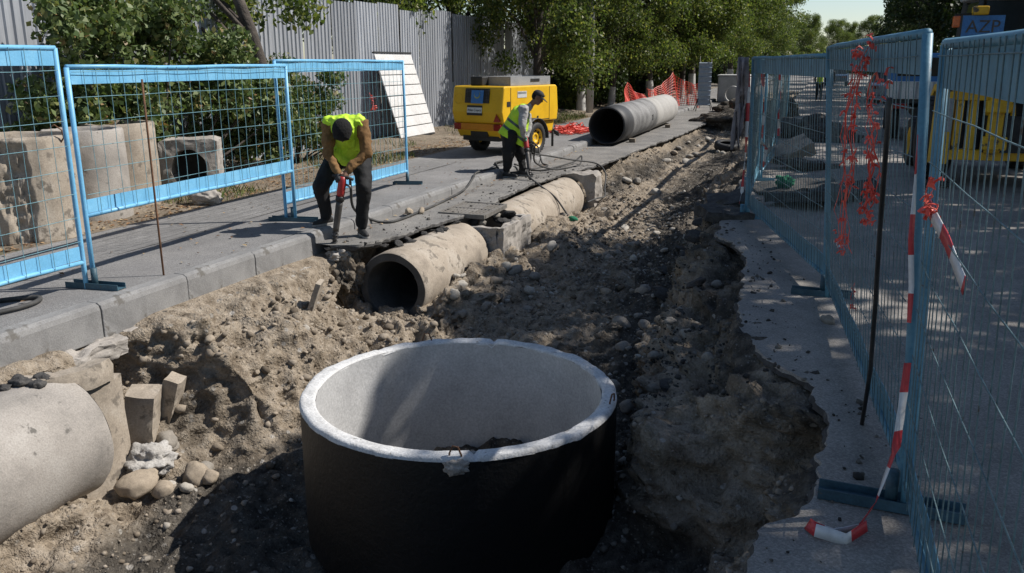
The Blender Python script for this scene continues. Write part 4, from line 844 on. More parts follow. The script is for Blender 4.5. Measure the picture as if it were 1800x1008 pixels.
vest = fold(skin('vest', [(A(894, 238, 0), .185, A(914, 203, 0), .175), (A(891, 236, -.07), .165, A(891, 238, .07), .165), (A(913, 200, -.1), .125, A(911, 201, .1), .125), (A(922, 191, -.12), .085, A(919, 191, .12), .082), (A(918, 215, .05), .13, A(914, 252, .04), .09)], M_VEST, w2, .012, 5, loc=floc, cut=[(A(898, 246, 0), dn + CR * .1)]), .010, 11, 15)
band_of(vest, 'reflective_band', A(904, 217, 0), dn, .022, M_BAND, w2, loc=floc); band_of(vest, 'reflective_band', A(897, 229, 0), dn, .022, M_BAND, w2, loc=floc)
skin('hair', [], M_HAIR, w2, .010, 2, [(HP(0, -.04, .015), (.080, .075, .085), HQ)], floc)
cp = skin('cap', [], M_CAP, w2, .009, 2, [(HP(0, -.005, .055), (.087, .107, .078), HQ)], floc, cut=[(HP(0, 0, .035), -(HQ @ Vector((0, -.15, 1))))])
m = MB(); N = 14; top = []; 
for k in range(N + 1):
    a = math.pi * (k / N) ; x = math.cos(a) * .082; y0 = .085 + .02 * math.sin(a); y1 = .09 + .105 * math.sin(a) ** .6
    for yy, zz in ((y0 - .03, .048), (y1, .022 - .02 * math.sin(a)), (y1, .017 - .02 * math.sin(a)), (y0 - .03, .043)): top.append(HP(x, yy, zz) - floc)
m.add(top, [(4 * k + i, 4 * k + (i + 1) % 4, 4 * k + 4 + (i + 1) % 4, 4 * k + 4 + i) for k in range(N) for i in range(4)]).build('brim', M_CAP, cp, smooth=True)
MB().box((0, 0, 0), (.05, .006, .03), HQ).build('badge', M_BAND, cp, loc=tuple(HP(0, .102, .075) - floc))
ga = glove('glove', wr_a, gr_a, CT, M_GLOVE_G, w2, 1, loc=floc); gb_ = glove('glove', wr_b, gr_b, CT, M_GLOVE_G, w2, -1, loc=floc)
shoe(an_a, CR * .9 + CT * .35, .006, w2, floc); shoe(an_b, CR * .9 + CT * .5, .006, w2, floc)
tip2 = px_point(934, 330, (-4.72, 13.9, -.05), 0)
breaker(A(924, 244, .08), tip2, CT, 'grey pneumatic breaker with red head held by the worker in the cap', True)
# ------------------------------------------------------------------ machines
M_YELLOW = mat('yellow_machine_paint', (.74, .43, .012), (.62, .35, .01), (.80, .49, .02), 2.5, 50, .42, bmp=.06, spots=(.30, .19, .05), spotscale=9, spotamt=.70, finev=.08)
M_YELLOW_D = mat('dirty_yellow_paint', (.70, .40, .012), (.48, .26, .01), (.76, .46, .02), 3, 50, .5, bmp=.1, spots=(.05, .04, .03), spotscale=5, spotamt=.60, finev=.12)
M_ORANGE = mat('orange_bumper', (.62, .22, .01), (.5, .16, .01), (.68, .27, .02), 3, 50, .4, bmp=.05)
M_LAMPRED = mat('red_lamp', (.30, .02, .015), None, None, 8, 50, .25, bmp=0)
M_BLUEST = mat('blue_plate', (.045, .19, .46), (.035, .15, .38), (.07, .24, .53), 5, 60, .5, bmp=.05)
M_GLASS = mat('dark_glass', (.02, .025, .026), (.012, .015, .016), (.04, .045, .046), 2, 20, .12, bmp=0, finev=.05)
M_GREYM = mat('pale_grey_metal', (.30, .31, .32), (.22, .225, .23), (.38, .385, .39), 3, 60, .55, metal=.1, bmp=.1)
M_WHITEP = mat('white_machine_paint', (.62, .62, .60), (.48, .48, .46), (.72, .72, .7), 3, 60, .45, bmp=.05, spots=(.3, .29, .27), spotscale=8, spotamt=.66)
def text_mesh(name, body, size, material, parent, loc, rot, depth=.002):
    cu = bpy.data.curves.new(name, 'FONT'); cu.body = body; cu.size = size; cu.extrude = depth; cu.align_x = 'CENTER'; cu.align_y = 'CENTER'; cu.resolution_u = 3
    t = bpy.data.objects.new(name, cu); COL.objects.link(t); dg = bpy.context.evaluated_depsgraph_get()
    me = bpy.data.meshes.new_from_object(t.evaluated_get(dg)); bpy.data.objects.remove(t); me.materials.clear(); me.materials.append(material); me.name = name
    return link(name, me, parent, loc, rot)
def wheel(parent, c, r, wd, rimmat, tyre_w=None, studs=8, side=1):
    """wheel with its axis along x"""
    w_ = empty('wheel', c); w_.parent = parent; k = wd / 2
    MB().lathe([(r * .60, -k * .8), (r * .66, -k), (r * .90, -k), (r * .985, -k * .78), (r, -k * .5), (r, k * .5), (r * .985, k * .78), (r * .90, k), (r * .66, k), (r * .60, k * .8)], 40, axis='X').build('tyre', M_RUBBER, w_, smooth=True)
    m = MB()
    for i in range(28):
        a = 2 * math.pi * i / 28
        for s in (-1, 1): m.box((s * k * .45, r * 1.0 * math.cos(a + s * .06), r * 1.0 * math.sin(a + s * .06)), (k * .75, .03 * r / .3, .016), Matrix.Rotation(a - math.pi / 2, 3, 'X') @ Matrix.Rotation(s * .35, 3, 'Z'))
    m.build('tread', M_RUBBER, w_)
    m = MB().lathe([(.02, side * k * .25), (r * .2, side * k * .28), (r * .22, side * k * .42), (r * .34, side * k * .42), (r * .42, side * k * .1), (r * .54, side * k * .25), (r * .60, side * k * .82), (r * .64, side * k * .86)], 40, axis='X')
    m.build('rim', rimmat, w_, smooth=True)
    m = MB()
    for i in range(studs):
        a = 2 * math.pi * i / studs; m.box((side * k * .40, r * .46 * math.cos(a), r * .46 * math.sin(a)), (.02, r * .13, r * .10), Matrix.Rotation(a, 3, 'X'))
    m.build('rim_hole', M_DARK, w_); return w_
# towed compressor -------------------------------------------------------------
cm = empty('compressor', (-6.32, 17.25, .125), R(-14)); tag(cm, 'yellow towed air compressor with rear grille parked on the sidewalk', 'compressor')
MB().prism([(-1.02, .66), (-1.09, .90), (-1.02, 1.38), (-.98, 1.41), (1.0, 1.41), (1.05, 1.36), (1.10, .9), (1.06, .66)], -.63, .63, 'X').build('hood', M_YELLOW, cm, bevel=.03, seg=3)
MB().prism([(-.92, .38), (-1.0, .50), (-1.03, .645), (1.05, .645), (.98, .42)], -.56, .56, 'X').build('lower_body', M_YELLOW, cm, bevel=.02)
MB().box((0, 0, .36), (.9, 1.9, .10)).build('chassis', M_DARK, cm)
MB().box((0, -1.045, .60), (.82, .07, .13)).build('bumper', M_ORANGE, cm, bevel=.012)
for s in (-1, 1):
    MB().box((s * .50, -1.04, .60), (.17, .085, .13)).build('tail_lamp', M_LAMPRED, cm, bevel=.012)
    m = MB(); N = 12; vs = []
    for k in range(N + 1):
        a = math.pi * (-.02 + 1.04 * k / N)
        for rr_, xx in ((.40, .60), (.40, .80), (.42, .80), (.42, .60)): vs.append((s * xx, rr_ * math.cos(a) * 1.05, .33 + rr_ * math.sin(a)))
    m.add(vs, [(4 * k + i, 4 * k + (i + 1) % 4, 4 * k + 4 + (i + 1) % 4, 4 * k + 4 + i) for k in range(N) for i in range(4)]).build('mudguard', M_DARK, cm, smooth=True)
    wheel(cm, (s * .70, 0, .33), .33, .2, M_YELLOW, side=s)
MB().box((0, 0, .33), (1.35, .08, .08)).build('axle', M_DARK, cm)
MB().box((0, -.98, .46), (.42, .06, .09)).build('rear_vent', M_DARK, cm)
# rear face: grille with a blue plate, name plate, reflector
rt = R(-8.3)
gr_ = MB().box((0, -1.045, 1.22), (.60, .03, .29), (rt, 0, 0)).build('grille', M_DARK, cm)
m = MB()
for k in range(9): m.box((0, -1.064 + .0165 * (k - 4) * .26, 1.10 + .029 * k), (.60, .012, .010), (rt, 0, 0))
for k in range(13): m.box((-.29 + k * .048, -1.062, 1.22), (.008, .012, .29), (rt, 0, 0))
m.build('grille_bars', M_TOOLGREY, gr_)
bp = MB().box((.02, -1.082, 1.20), (.30, .01, .26), (rt, 0, 0)).build('blue_plate', M_BLUEST, cm)
bm_ = MB().lathe([(.0, .0), (.075, .0), (.075, .003), (0, .003)], 24, axis='Y').build('emblem', mat('emblem_yellow', (.34, .36, .12), None, None, 8, 40, .5, bmp=0), bp, loc=(.02, -1.090, 1.24), rot=(rt, 0, 0))
MB().lathe([(.0, .0), (.062, .0), (.062, .003), (0, .003)], 24, axis='Y').build('emblem', M_BLUEST, bp, loc=(.02, -1.095, 1.255), rot=(rt, 0, 0))
rt2 = R(16)
npl = MB().box((-.05, -1.083, .93), (.38, .012, .20), (R(-6), 0, 0)).build('name_plate', M_DARK, cm)
MB().box((-.05, -1.091, .935), (.37, .008, .11), (R(-6), 0, 0)).build('white_field', M_WHITEP, npl)
text_mesh('lettering', 'Atlas Copco', .068, M_DARK, npl, (-.05, -1.097, .935), (R(84), 0, 0))
m = MB(); m.prism([(-.09, -.07), (.09, -.07), (0, .09)], -.006, .006, 'Y'); m.build('reflector_triangle', M_LAMPRED, cm, loc=(.50, -1.085, .78), rot=(R(10), 0, 0))
MB().lathe([(.10, 0), (.105, .004), (.10, .008)], 30, axis='Y').build('filler_ring', M_YELLOW_D, cm, loc=(-.47, -1.068, 1.16), rot=(rt, 0, 0))
# right side: door seams, catch, sticker; also on the other side
for s in (-1, 1):
    m = MB()
    for yy in (-.78, .72): m.box((s * .631, yy, 1.03), (.006, .014, .70))
    m.box((s * .631, -.03, .70), (.006, 1.5, .014)); m.build('door_seam', M_DARK, cm)
    MB().box((s * .632, -.86, 1.06), (.012, .11, .10)).build('door_catch', M_DARK, cm)
    st = MB().box((s * .633, -.36, 1.24), (.008, .34, .13)).build('sticker', M_WHITEP, cm)
    MB().box((s * .639, -.36, 1.275), (.006, .30, .035)).build('grey_strip', M_GREYM, st)
    MB().box((s * .634, .25, .76), (.014, .05, .04)).build('latch', M_DARK, cm)
MB().tube([(0, 1.0, .38), (0, 1.6, .40), (0, 2.0, .44)], [.04, .036, .03], 10).build('tow_bar', M_DARK, cm, smooth=True)
MB().tube([(.25, 1.5, .02), (.25, 1.5, .5)], .028, 10).build('jockey_leg', M_DARK, cm, smooth=True)
MB().tube([(.50, 1.12, .42), (.54, 1.25, .36), (.52, 1.3, .30), (.46, 1.28, .34), (.5, 1.2, .4)], .03, 8).build('hose_coupling', M_DARK, cm, smooth=True)
MB().tube([(-.3, .6, 1.40), (-.3, .6, 1.50)], .05, 12).build('exhaust', M_DARK, cm, smooth=True)
tr = empty('metal_tray', (-6.13, 17.35, 1.54), R(-15)); tag(tr, 'grey metal tray lying on top of the yellow compressor', 'metal tray')
MB().box((0, 0, .01), (.72, 1.5, .02)).build('tray_floor', M_GREYM, tr)
for (c, s) in (((-.36, 0, .09), (.02, 1.5, .18)), ((.36, 0, .09), (.02, 1.5, .18)), ((0, -.75, .09), (.70, .02, .18)), ((0, .75, .09), (.70, .02, .18))): MB().box(c, s).build('tray_side', M_GREYM, tr)
MB().box((.374, .15, .10), (.008, .34, .06)).build('slot', M_DARK, tr)
bx = MB().box((0, 0, .09), (.3, .3, .18)).build('dark_case', M_DARK, None, bevel=.02, loc=(-6.66, 16.62, 1.54), rot=(0, 0, R(-14))); tag(bx, 'small dark case on the rear end of the compressor hood', 'case')

# backhoe loader behind the road fence ----------------------------------------
bh = empty('backhoe_loader', (2.85, 14.9, .1), R(4)); tag(bh, 'dirty yellow backhoe loader parked behind the worn blue fence', 'backhoe loader')
MB().box((0, 1.5, .85), (1.0, 3.6, .55)).build('chassis', M_DARK, bh)
MB().prism([(2.2, .9), (2.2, 1.75), (3.3, 1.62), (3.45, .9)], -.42, .42, 'X').build('bonnet', M_YELLOW_D, bh, bevel=.03)
for s in (-1, 1):
    wheel(bh, (s * .95, 1.0, .68), .68, .42, M_YELLOW_D, side=s); wheel(bh, (s * .88, 3.0, .45), .45, .3, M_YELLOW_D, side=s)
    MB().prism([(.25, .95), (.30, 1.45), (.55, 1.55), (1.5, 1.55), (1.75, 1.35), (1.75, 1.25), (1.45, 1.43), (.6, 1.43), (.42, 1.3), (.4, .95)], s * .74 - .22, s * .74 + .22, 'X').build('fender', M_YELLOW_D, bh, bevel=.02)
    # stabiliser: column, leg, foot
    st = MB().box((s * 1.08, -.12, 1.0), (.24, .22, 1.25)).build('stabiliser', M_YELLOW_D, bh, bevel=.015)
    MB().box((s * 1.08, -.12, .28), (.15, .14, .50)).build('leg_tube', M_STEEL, st)
    MB().box((s * 1.08, -.12, .06), (.40, .34, .06)).build('foot_plate', M_DARK, st)
    MB().tube([(s * 1.08, -.16, 1.63), (s * 1.08, -.16, 1.82)], .06, 12).build('cylinder_cap', M_YELLOW, st, smooth=True)
MB().box((-1.06, -.236, 1.12), (.17, .012, .50)).build('worn_decal', M_GREYM, bh)
fr = MB()
for z in (.52, 1.42): fr.box((0, -.10, z), (1.90, .16, .16))
for x in (-.86, -.66, .70): fr.box((x, -.10, .97), (.12, .14, .74))
fr.build('rear_frame', M_YELLOW_D, bh, bevel=.012)
MB().box((0, .05, .97), (1.7, .06, .74)).build('rear_plate', M_DARK, bh)
MB().box((-.38, -.2, 1.0), (.22, .26, .86)).box((-.38, -.36, .72), (.34, .14, .20)).box((-.38, -.36, 1.26), (.34, .14, .18)).build('kingpost', M_YELLOW_D, bh, bevel=.02)
MB().tube([(-.16, -.22, .55), (-.14, -.24, 1.1), (-.18, -.2, 1.5)], .04, 10).build('slew_cylinder', M_YELLOW, bh, smooth=True)
for k in range(4): MB().tube([(-.30 + k * .05, -.30, 1.3), (-.25 + k * .07, -.42, 1.6), (-.1 + k * .06, -.34, 1.75), (0 + k * .05, -.05, 1.65)], .016, 8).build('hydraulic_hose', M_RUBBER, bh, smooth=True)
bo = MB().prism([(-.28, .95), (-.46, 1.3), (-.60, 2.2), (-.45, 3.2), (-.15, 3.75), (.02, 3.7), (-.2, 3.1), (-.36, 2.2), (-.2, 1.35), (-.08, .95)], -.06 + .32, .10 + .32, 'X').build('boom', M_YELLOW_D, bh, bevel=.015)
MB().prism([(-.10, 3.72), (-.35, 3.6), (-.95, 2.3), (-.98, 1.35), (-.85, 1.35), (-.78, 2.25), (-.2, 3.3)], .27, .41, 'X').build('dipper', M_YELLOW_D, bh, bevel=.015)
MB().prism([(-.80, 1.5), (-.98, 1.4), (-1.1, 1.0), (-.9, .7), (-.55, .85), (-.62, .98), (-.85, .9), (-.95, 1.1)], .10, .60, 'X').build('bucket', M_DARK, bh, bevel=.01)
# cab
for s in (-1, 1):
    MB().bar((s * .74, .30, 1.5), (s * .60, .48, 2.86), .075, .09).build('cab_pillar', M_DARK, bh); MB().bar((s * .70, 1.75, 1.5), (s * .60, 1.6, 2.86), .07, .08).build('cab_pillar', M_DARK, bh)
    MB().add([(s * .71, .34, 1.62), (s * .61, .50, 2.82), (s * .61, 1.58, 2.82), (s * .69, 1.72, 1.62)], [(0, 1, 2, 3)]).build('side_glass', M_GLASS, bh)
MB().add([(-.70, .36, 1.62), (.70, .36, 1.62), (.58, .5, 2.82), (-.58, .5, 2.82)], [(0, 1, 2, 3)]).build('rear_glass', M_GLASS, bh)
MB().box((0, 1.05, 2.95), (1.36, 1.5, .16)).build('cab_roof', M_GREYM, bh, bevel=.04)
MB().box((.34, .28, 2.62), (.62, .05, .58)).build('rear_panel', M_GREYM, bh, bevel=.01)
for (x, z) in ((.12, 2.84), (.56, 2.84), (.3, 2.62)): MB().lathe([(0, 0), (.03, 0), (.03, .01), (0, .01)], 14, axis='Y').build('bolt', M_DARK, bh, loc=(x, .245, z))
bl = MB().box((-.62, .20, 2.42), (.58, .02, .34)).build('sign_plate', M_BLUEST, bh)
text_mesh('lettering', 'AZP', .26, M_TOOLGREY, bl, (-.62, .186, 2.42), (R(90), 0, 0))
MB().box((-.68, .20, 2.66), (.22, .14, .13)).build('work_lamp', M_YELLOW_D, bh, bevel=.02)
MB().bar((-.74, .24, 2.62), (-1.02, .2, 2.60), .03, .03).build('lamp_bracket', M_DARK, bh)
MB().box((-1.0, .18, 2.50), (.10, .08, .17)).build('indicator_lamp', mat('orange_lamp', (.65, .13, .02), None, None, 8, 40, .3, bmp=0), bh, bevel=.015)
MB().box((.5, -.24, 1.68), (.2, .012, .09)).build('warning_sticker', M_ORANGE, bh)

# dropside truck further down the road -----------------------------------------
tk = empty('flatbed_truck', (2.55, 23.6, .1), R(-2)); tag(tk, 'flatbed truck with white tailboard and dark blue cab behind the fence', 'truck')
MB().box((0, 2.0, .72), (.8, 4.6, .2)).build('chassis', M_DARK, tk)
MB().box((0, 1.2, .98), (1.9, 3.2, .10)).build('bed_floor', M_DARK, tk)
MB().box((0, -.42, 1.24), (1.9, .05, .42)).build('tailboard', M_WHITEP, tk, bevel=.01)
for s in (-1, 1): MB().box((s * .93, 1.2, 1.24), (.05, 3.18, .42)).build('sideboard', M_WHITEP, tk, bevel=.01)
for k in range(5): MB().box((-.75 + k * .375, -.455, 1.24), (.05, .02, .40)).build('rib', M_GREYM, tk)
cb = MB().prism([(3.0, .75), (3.0, 2.15), (4.3, 2.15), (4.75, 1.45), (4.8, .75)], -.92, .92, 'X').build('cab', M_BLUEST, tk, bevel=.05)
MB().box((0, 2.99, 1.78), (1.4, .02, .5)).build('rear_window', M_GLASS, cb)
for s in (-1, 1):
    wheel(tk, (s * .78, .6, .42), .42, .28, M_GREYM, side=s); wheel(tk, (s * .78, 3.9, .42), .42, .26, M_GREYM, side=s)
    MB().box((s * .7, -.42, .86), (.3, .06, .12)).build('tail_lamp', M_LAMPRED, tk)
# parked cars far down the street
M_CAR = [mat('car_silver', (.40, .41, .43), None, None, 2, 20, .3, metal=.3, bmp=0, finev=.03), mat('car_blue', (.05, .09, .17), None, None, 2, 20, .3, bmp=0, finev=.03), mat('car_white', (.6, .6, .6), None, None, 2, 20, .3, bmp=0, finev=.03)]
def car(loc, rz, body, label, k=1.):
    o = empty('parked_car', loc, rz)
    MB().prism([(-2.1, .35), (-2.15, .85), (-1.9, .95), (-1.1, 1.0), (.9, .98), (1.9, .82), (2.1, .65), (2.1, .35)], -.84, .84, 'X').build('body', body, o, bevel=.06, seg=3)
    m = MB(); b_ = [(-1.75, .95), (-1.25, 1.42), (.15, 1.45), (1.0, .96)]; vs = [(-.78 if z < 1 else -.62, y_, z) for y_, z in b_] + [(.78 if z < 1 else .62, y_, z) for y_, z in b_]
    m.add(vs, [(0, 1, 5, 4), (2, 3, 7, 6), (0, 3, 2, 1), (4, 5, 6, 7)]).build('window', M_GLASS, o)
    MB().box((0, -.55, 1.45), (1.24, 1.4, .05)).build('roof', body, o, bevel=.02)
    for s in (-1, 1):
        for y_ in (-1.3, 1.3): wheel(o, (s * .76, y_, .32), .32, .2, M_GREYM, side=s)
        MB().box((s * .64, -2.13, .75), (.3, .06, .14)).build('tail_lamp', M_LAMPRED, o)
        MB().box((s * .62, 2.06, .68), (.3, .08, .12)).build('headlight', M_WHITEP, o)
    tag(o, label, 'car', 'cars parked far down the street'); return o
car((3.0, 47, .1), R(0), M_CAR[0], 'silver car parked behind the walking people'); car((4.3, 55, .1), R(3), M_CAR[1], 'dark blue car parked behind the silver one')
car((1.1, 78, .1), R(-4), M_CAR[1], 'small dark blue car far down the road in line with the people'); car((5.6, 40, .1), R(0), M_CAR[2], 'white car parked under the right hand trees')

# people far down the road
def far_person(px, py, y, label, vest, seed):
    O = px_point(px, py, (0, y, .1), 0); O = Vector((O.x, O.y, .1)); o = empty('person', O); up = Vector((0, 0, 1)); loc = O
    hp = O + up * .88; a, b = hp - CR * .09, hp + CR * .09; k1, k2 = O - CR * .11 + up * .46 + CT * .04, O + CR * .12 + up * .46 - CT * .06; f1, f2 = O - CR * .12 + up * .08, O + CR * .15 + up * .08 - CT * .1
    ch_ = O + up * 1.28; s1, s2 = O - CR * .19 + up * 1.40, O + CR * .19 + up * 1.40; e1, e2 = s1 - up * .28 - CR * .06, s2 - up * .28 + CR * .06; h1, h2 = e1 - up * .24 + CT * .06, e2 - up * .24 + CT * .06
    hd = O + up * 1.62; hc, he, HP, HQ = head_shapes(hd, CT, up)
    skin('body', [(a, .09, k1, .06), (k1, .06, f1, .04), (b, .09, k2, .06), (k2, .06, f2, .04), (hp, .12, ch_, .13), (s1, .06, s2, .06), (s1, .05, e1, .042), (e1, .04, h1, .03), (s2, .05, e2, .042), (e2, .04, h2, .03), (ch_, .07, hd, .05)] + hc, M_SKIN, o, .02, 3, he, loc)
    skin('trousers', [(a, .105, k1, .078), (k1, .075, f1, .055), (b, .105, k2, .078), (k2, .075, f2, .055), (a, .11, b, .11)], M_TROUSER, o, .02, 3, loc=loc)
    skin('jacket', [(hp + up * .06, .135, ch_, .145), (s1, .075, s2, .075), (s1, .065, e1, .056), (e1, .055, h1, .045), (s2, .065, e2, .056), (e2, .055, h2, .045)], M_TROUSER if vest else M_CAP, o, .02, 3, loc=loc)
    if vest: skin('vest', [(hp + up * .06, .15, ch_, .16), (s1 + CR * .05, .078, s2 - CR * .05, .078)], M_VEST, o, .02, 3, loc=loc)
    skin('hair', [], M_HAIR, o, .015, 2, [(HP(0, -.025, .04), (.085, .1, .09), HQ)], loc)
    tag(o, label, 'person'); return o
far_person(1438, 178, 46.5, 'person in a yellow green vest standing far down the road', True, 1); far_person(1456, 175, 48, 'person in dark clothes next to the vested one far down the road', False, 2)
# ------------------------------------------------------------------ fence of corrugated sheets, boards, nets, far things
def sheet_metal(name, base, dark, light):
    m, nt, b, P, o = new_mat(name)
    mp = nt.nodes.new('ShaderNodeMapping'); mp.inputs['Scale'].default_value = (1, 9, .45); nt.links.new(P, mp.inputs[0])
    c = ramp(nt, [(.3, dark), (.5, base), (.7, light)], noise(nt, mp.outputs[0], 1.4, 6, .6))
    info = nt.nodes.new('ShaderNodeObjectInfo'); c = mixc(nt, c, ramp(nt, [(0, (.78,) * 3), (1, (1.12,) * 3)], info.outputs['Random']), 1, 'MULTIPLY')
    c = mixc(nt, c, (.16, .10, .065), ramp(nt, [(.66, (0, 0, 0)), (.75, (.7, .7, .7))], noise(nt, P, 2.3, 7, .7)))
    nt.links.new(c, b.inputs['Base Color']); b.inputs['Roughness'].default_value = .5; b.inputs['Metallic'].default_value = .35
    nt.links.new(bump(nt, noise(nt, P, 5, 3), .12, .02), b.inputs['Normal']); return m
M_SHEET = sheet_metal('galvanised_sheet', (.40, .42, .45), (.28, .295, .32), (.50, .52, .55))
cf = empty('corrugated_fence', (-10.5, -2, .05)); tag(cf, 'tall grey fence of upright corrugated metal sheets along the verge', 'fence')
def corrugated(w_, h, pitch=.145, dep=.03):
    m = MB(); prof_ = []; y_ = 0
    while y_ < w_:
        prof_ += [(0, y_), (0, y_ + pitch * .58), (-dep, y_ + pitch * .70), (-dep, y_ + pitch * .88)]; y_ += pitch
    vs = []; 
    for x, yy in prof_:
        for z in (0, h * .5, h): vs.append((x, yy, z))
    n = len(prof_); m.add(vs, [(3 * i + k, 3 * i + 3 + k, 3 * i + 4 + k, 3 * i + 1 + k) for i in range(n - 1) for k in range(2)])
    me = m.mesh('metal_sheet', M_SHEET, False, False); return me
CS = [corrugated(1.12, h) for h in (3.36, 3.42, 3.30)]
for k in range(31):
    o = link('metal_sheet', CS[k % 3], cf, (random.uniform(-.015, .015) + (.012 if k % 2 else 0), k * 1.13, random.uniform(-.04, .04)), (random.uniform(-.008, .008), random.uniform(-.012, .012), 0))
    md = o.modifiers.new('t', 'SOLIDIFY'); md.thickness = .003
for z in (.6, 1.9, 3.0): MB().box((-.10, 17.3, z), (.05, 35, .06)).build('cross_rail', M_DARK, cf)
for k in range(13): MB().box((-.16, k * 2.85, 1.6), (.08, .08, 3.3)).build('fence_post', M_DARK, cf)
# verge between sidewalk and fence
M_VERGE = mat('leafy_dirt', (.19, .15, .105), (.10, .08, .055), (.29, .24, .18), 2.2, 50, .97, bmp=.8, bdist=.02, spots=(.075, .085, .03), spotscale=3.5, spotamt=.62)
vg = sheet('verge', -10.6, -7.62, -3, 62, .125, M_VERGE, .09, .12, .012, 8, lambda p: np.clip((-7.7 - p[:, 0]) / .6, 0, 1) * (.035 + .05 * fbm(p * 1.6, 4, 44) + .02 * fbm(p * 7, 2, 46)))
tag(vg, kind='structure')
# white ribbed board leaning on the fence
wb = empty('ribbed_board', (-9.62, 18.75, .16), rot=(0, R(-16.5), R(1))); tag(wb, 'white ribbed door of wide horizontal boards leaning against the grey fence', 'door panel')
M_BOARD = mat('white_board_paint', (.66, .65, .63), (.55, .54, .52), (.74, .73, .71), 2, 40, .5, bmp=.08, spots=(.4, .36, .31), spotscale=6, spotamt=.68)
bd = MB().box((0, 0, 0), (.035, 2.05, .245)).mesh('board', M_BOARD)
for k in range(8):
    o = link('board', bd, wb, (0, 1.02 - .015 * k, .16 + k * .262)); b_ = o.modifiers.new('b', 'BEVEL'); b_.width = .012; b_.segments = 2
MB().box((-.03, 1.0, 1.07), (.03, 1.98, 2.12)).build('backing', M_DARK, wb)
MB().box((.0, .95, .01), (.05, 2.1, .03)).build('bottom_edge', M_DARK, wb)
MB().box((.0, .92, 2.16), (.05, 2.1, .035)).build('top_edge', M_DARK, wb)
# orange net on stakes behind the big pipe, and a heap of it
def net_fence(top, base, label, du=.11, w_=.011, seed=0, stakes=True, open_z=True):
    o = empty('safety_net', base[0]); O = Vector(base[0]); m = MB(); rr = random.Random(seed)
    def surf(t, h):
        t = max(0, min(.99999, t)) * (len(top) - 1); i = int(t); f = t - i
        a = Vector(base[i]).lerp(Vector(base[i + 1]), f); b = Vector(top[i]).lerp(Vector(top[i + 1]), f); sag = .12 * math.sin(math.pi * f) * h
        return a.lerp(b, h) + Vector((.05 * math.sin(t * 9 + h * 4), .03 * math.sin(t * 13), -sag)) - O
    Lg = sum((Vector(top[i + 1]) - Vector(top[i])).length for i in range(len(top) - 1)); nu = int(Lg / du); nv = 11
    for k in range(nu + 1): m.tube([surf(k / nu, j / 6) for j in range(7)], w_, 4, False)
    for j in range(nv + 1): m.tube([surf(k / (nu), j / nv) for k in range(nu + 1)], w_, 4, False)
    m.build('net', M_NET, o)
    if stakes:
        for a, b in zip(base, top): MB().tube([Vector(a) - O - Vector((0, 0, .05)), Vector(b) - O + Vector((0, 0, .04))], .015, 6).build('stake', M_RUST, o, smooth=True)
    tag(o, label, 'safety net'); return o
net_fence([(-6.35, 28.6, .35), (-7.3, 33.8, 1.22), (-6.7, 34.3, .75)], [(-6.2, 28.5, .13), (-6.9, 33.4, .13), (-6.3, 34.2, .13)], 'orange net pulled up to a peak behind the big grey pipe', seed=1)
net_fence([(-6.9, 36.0, .95), (-6.7, 37.3, 1.0), (-6.3, 38.6, 1.6), (-5.7, 39.3, 1.15), (-5.15, 39.4, 1.15)], [(-6.8, 36.0, .13), (-6.6, 37.3, .13), (-6.2, 38.6, .13), (-5.7, 39.3, .1), (-5.15, 39.4, .02)], 'orange net strung on stakes up to the ribbed screen', seed=2)
m = MB(); rr = random.Random(4)
for k in range(70):
    c = Vector((-6.45 + rr.gauss(0, .26), 22.9 + rr.gauss(0, .45), .14)); ps = []
    for j in range(7): ps.append(c + Vector((rr.gauss(0, .14), rr.gauss(0, .14), max(0, .24 * (1 - abs(j - 3) / 3.4) * rr.random() * math.exp(-((c.x + 6.45) / .4) ** 2)))))
    m.tube(ps, .014, 4, False)
o = m.build('net_heap', M_NET); tag(o, 'crumpled heap of red net beside the dark mouth of the big pipe', 'net heap')
# ribbed screen on legs
sc = empty('ribbed_screen', (-4.72, 37.3, .0), R(14)); tag(sc, 'narrow pale blue screen of ribbed metal standing on splayed legs', 'screen')
M_SCREEN = mat('pale_blue_sheet', (.34, .40, .46), (.25, .30, .35), (.42, .48, .54), 3, 40, .5, bmp=.1)
pf = []
for k in range(10): z0 = .22 + k * .19; pf += [(0, z0), (.035, z0 + .02), (.035, z0 + .045), (.0, z0 + .065)]
m = MB(); vs = [(x_, -y_, z_) for (y_, z_) in pf for x_ in (-.27, .27)]; m.add(vs, [(2 * i, 2 * i + 1, 2 * i + 3, 2 * i + 2) for i in range(len(pf) - 1)])
o = m.build('ribbed_sheet', M_SCREEN, sc); md = o.modifiers.new('t', 'SOLIDIFY'); md.thickness = .01
MB().tube([(-.24, .02, .2), (-.24, .02, 2.25)], .018, 8).tube([(.24, .02, .2), (.24, .02, 2.15)], .018, 8).build('frame', M_DARK, sc, smooth=True)
for s in (-1, 1):
    for d_ in (-1, 1): MB().tube([(s * .24, .02, .5), (s * .36, d_ * .42, .0)], .018, 8).build('leg', M_DARK, sc, smooth=True)
# far chamber unit
fr_ = empty('concrete_chamber', (-4.35, 46.5, .0)); tag(fr_, 'pale concrete chamber unit standing beyond the ribbed screen', 'chamber unit')
q = MB().box((0, 0, .66), (1.55, 1.5, 1.32)).build('block', M_CONC_NEW, fr_, bevel=.08); MB().box((0, 0, 1.35), (1.62, 1.56, .07)).build('cap_slab', M_RIM, fr_, bevel=.02)
hoop = MB().lathe([(.36, 0), (.42, 0), (.42, .5), (.36, .5)], 40, axis='Y', closed=True).build('pipe_offcut', M_CONC_NEW, None, smooth=False, loc=(-4.25, 44.6, .43)); tag(hoop, 'short offcut of concrete pipe leaning before the far chamber unit', 'pipe offcut')
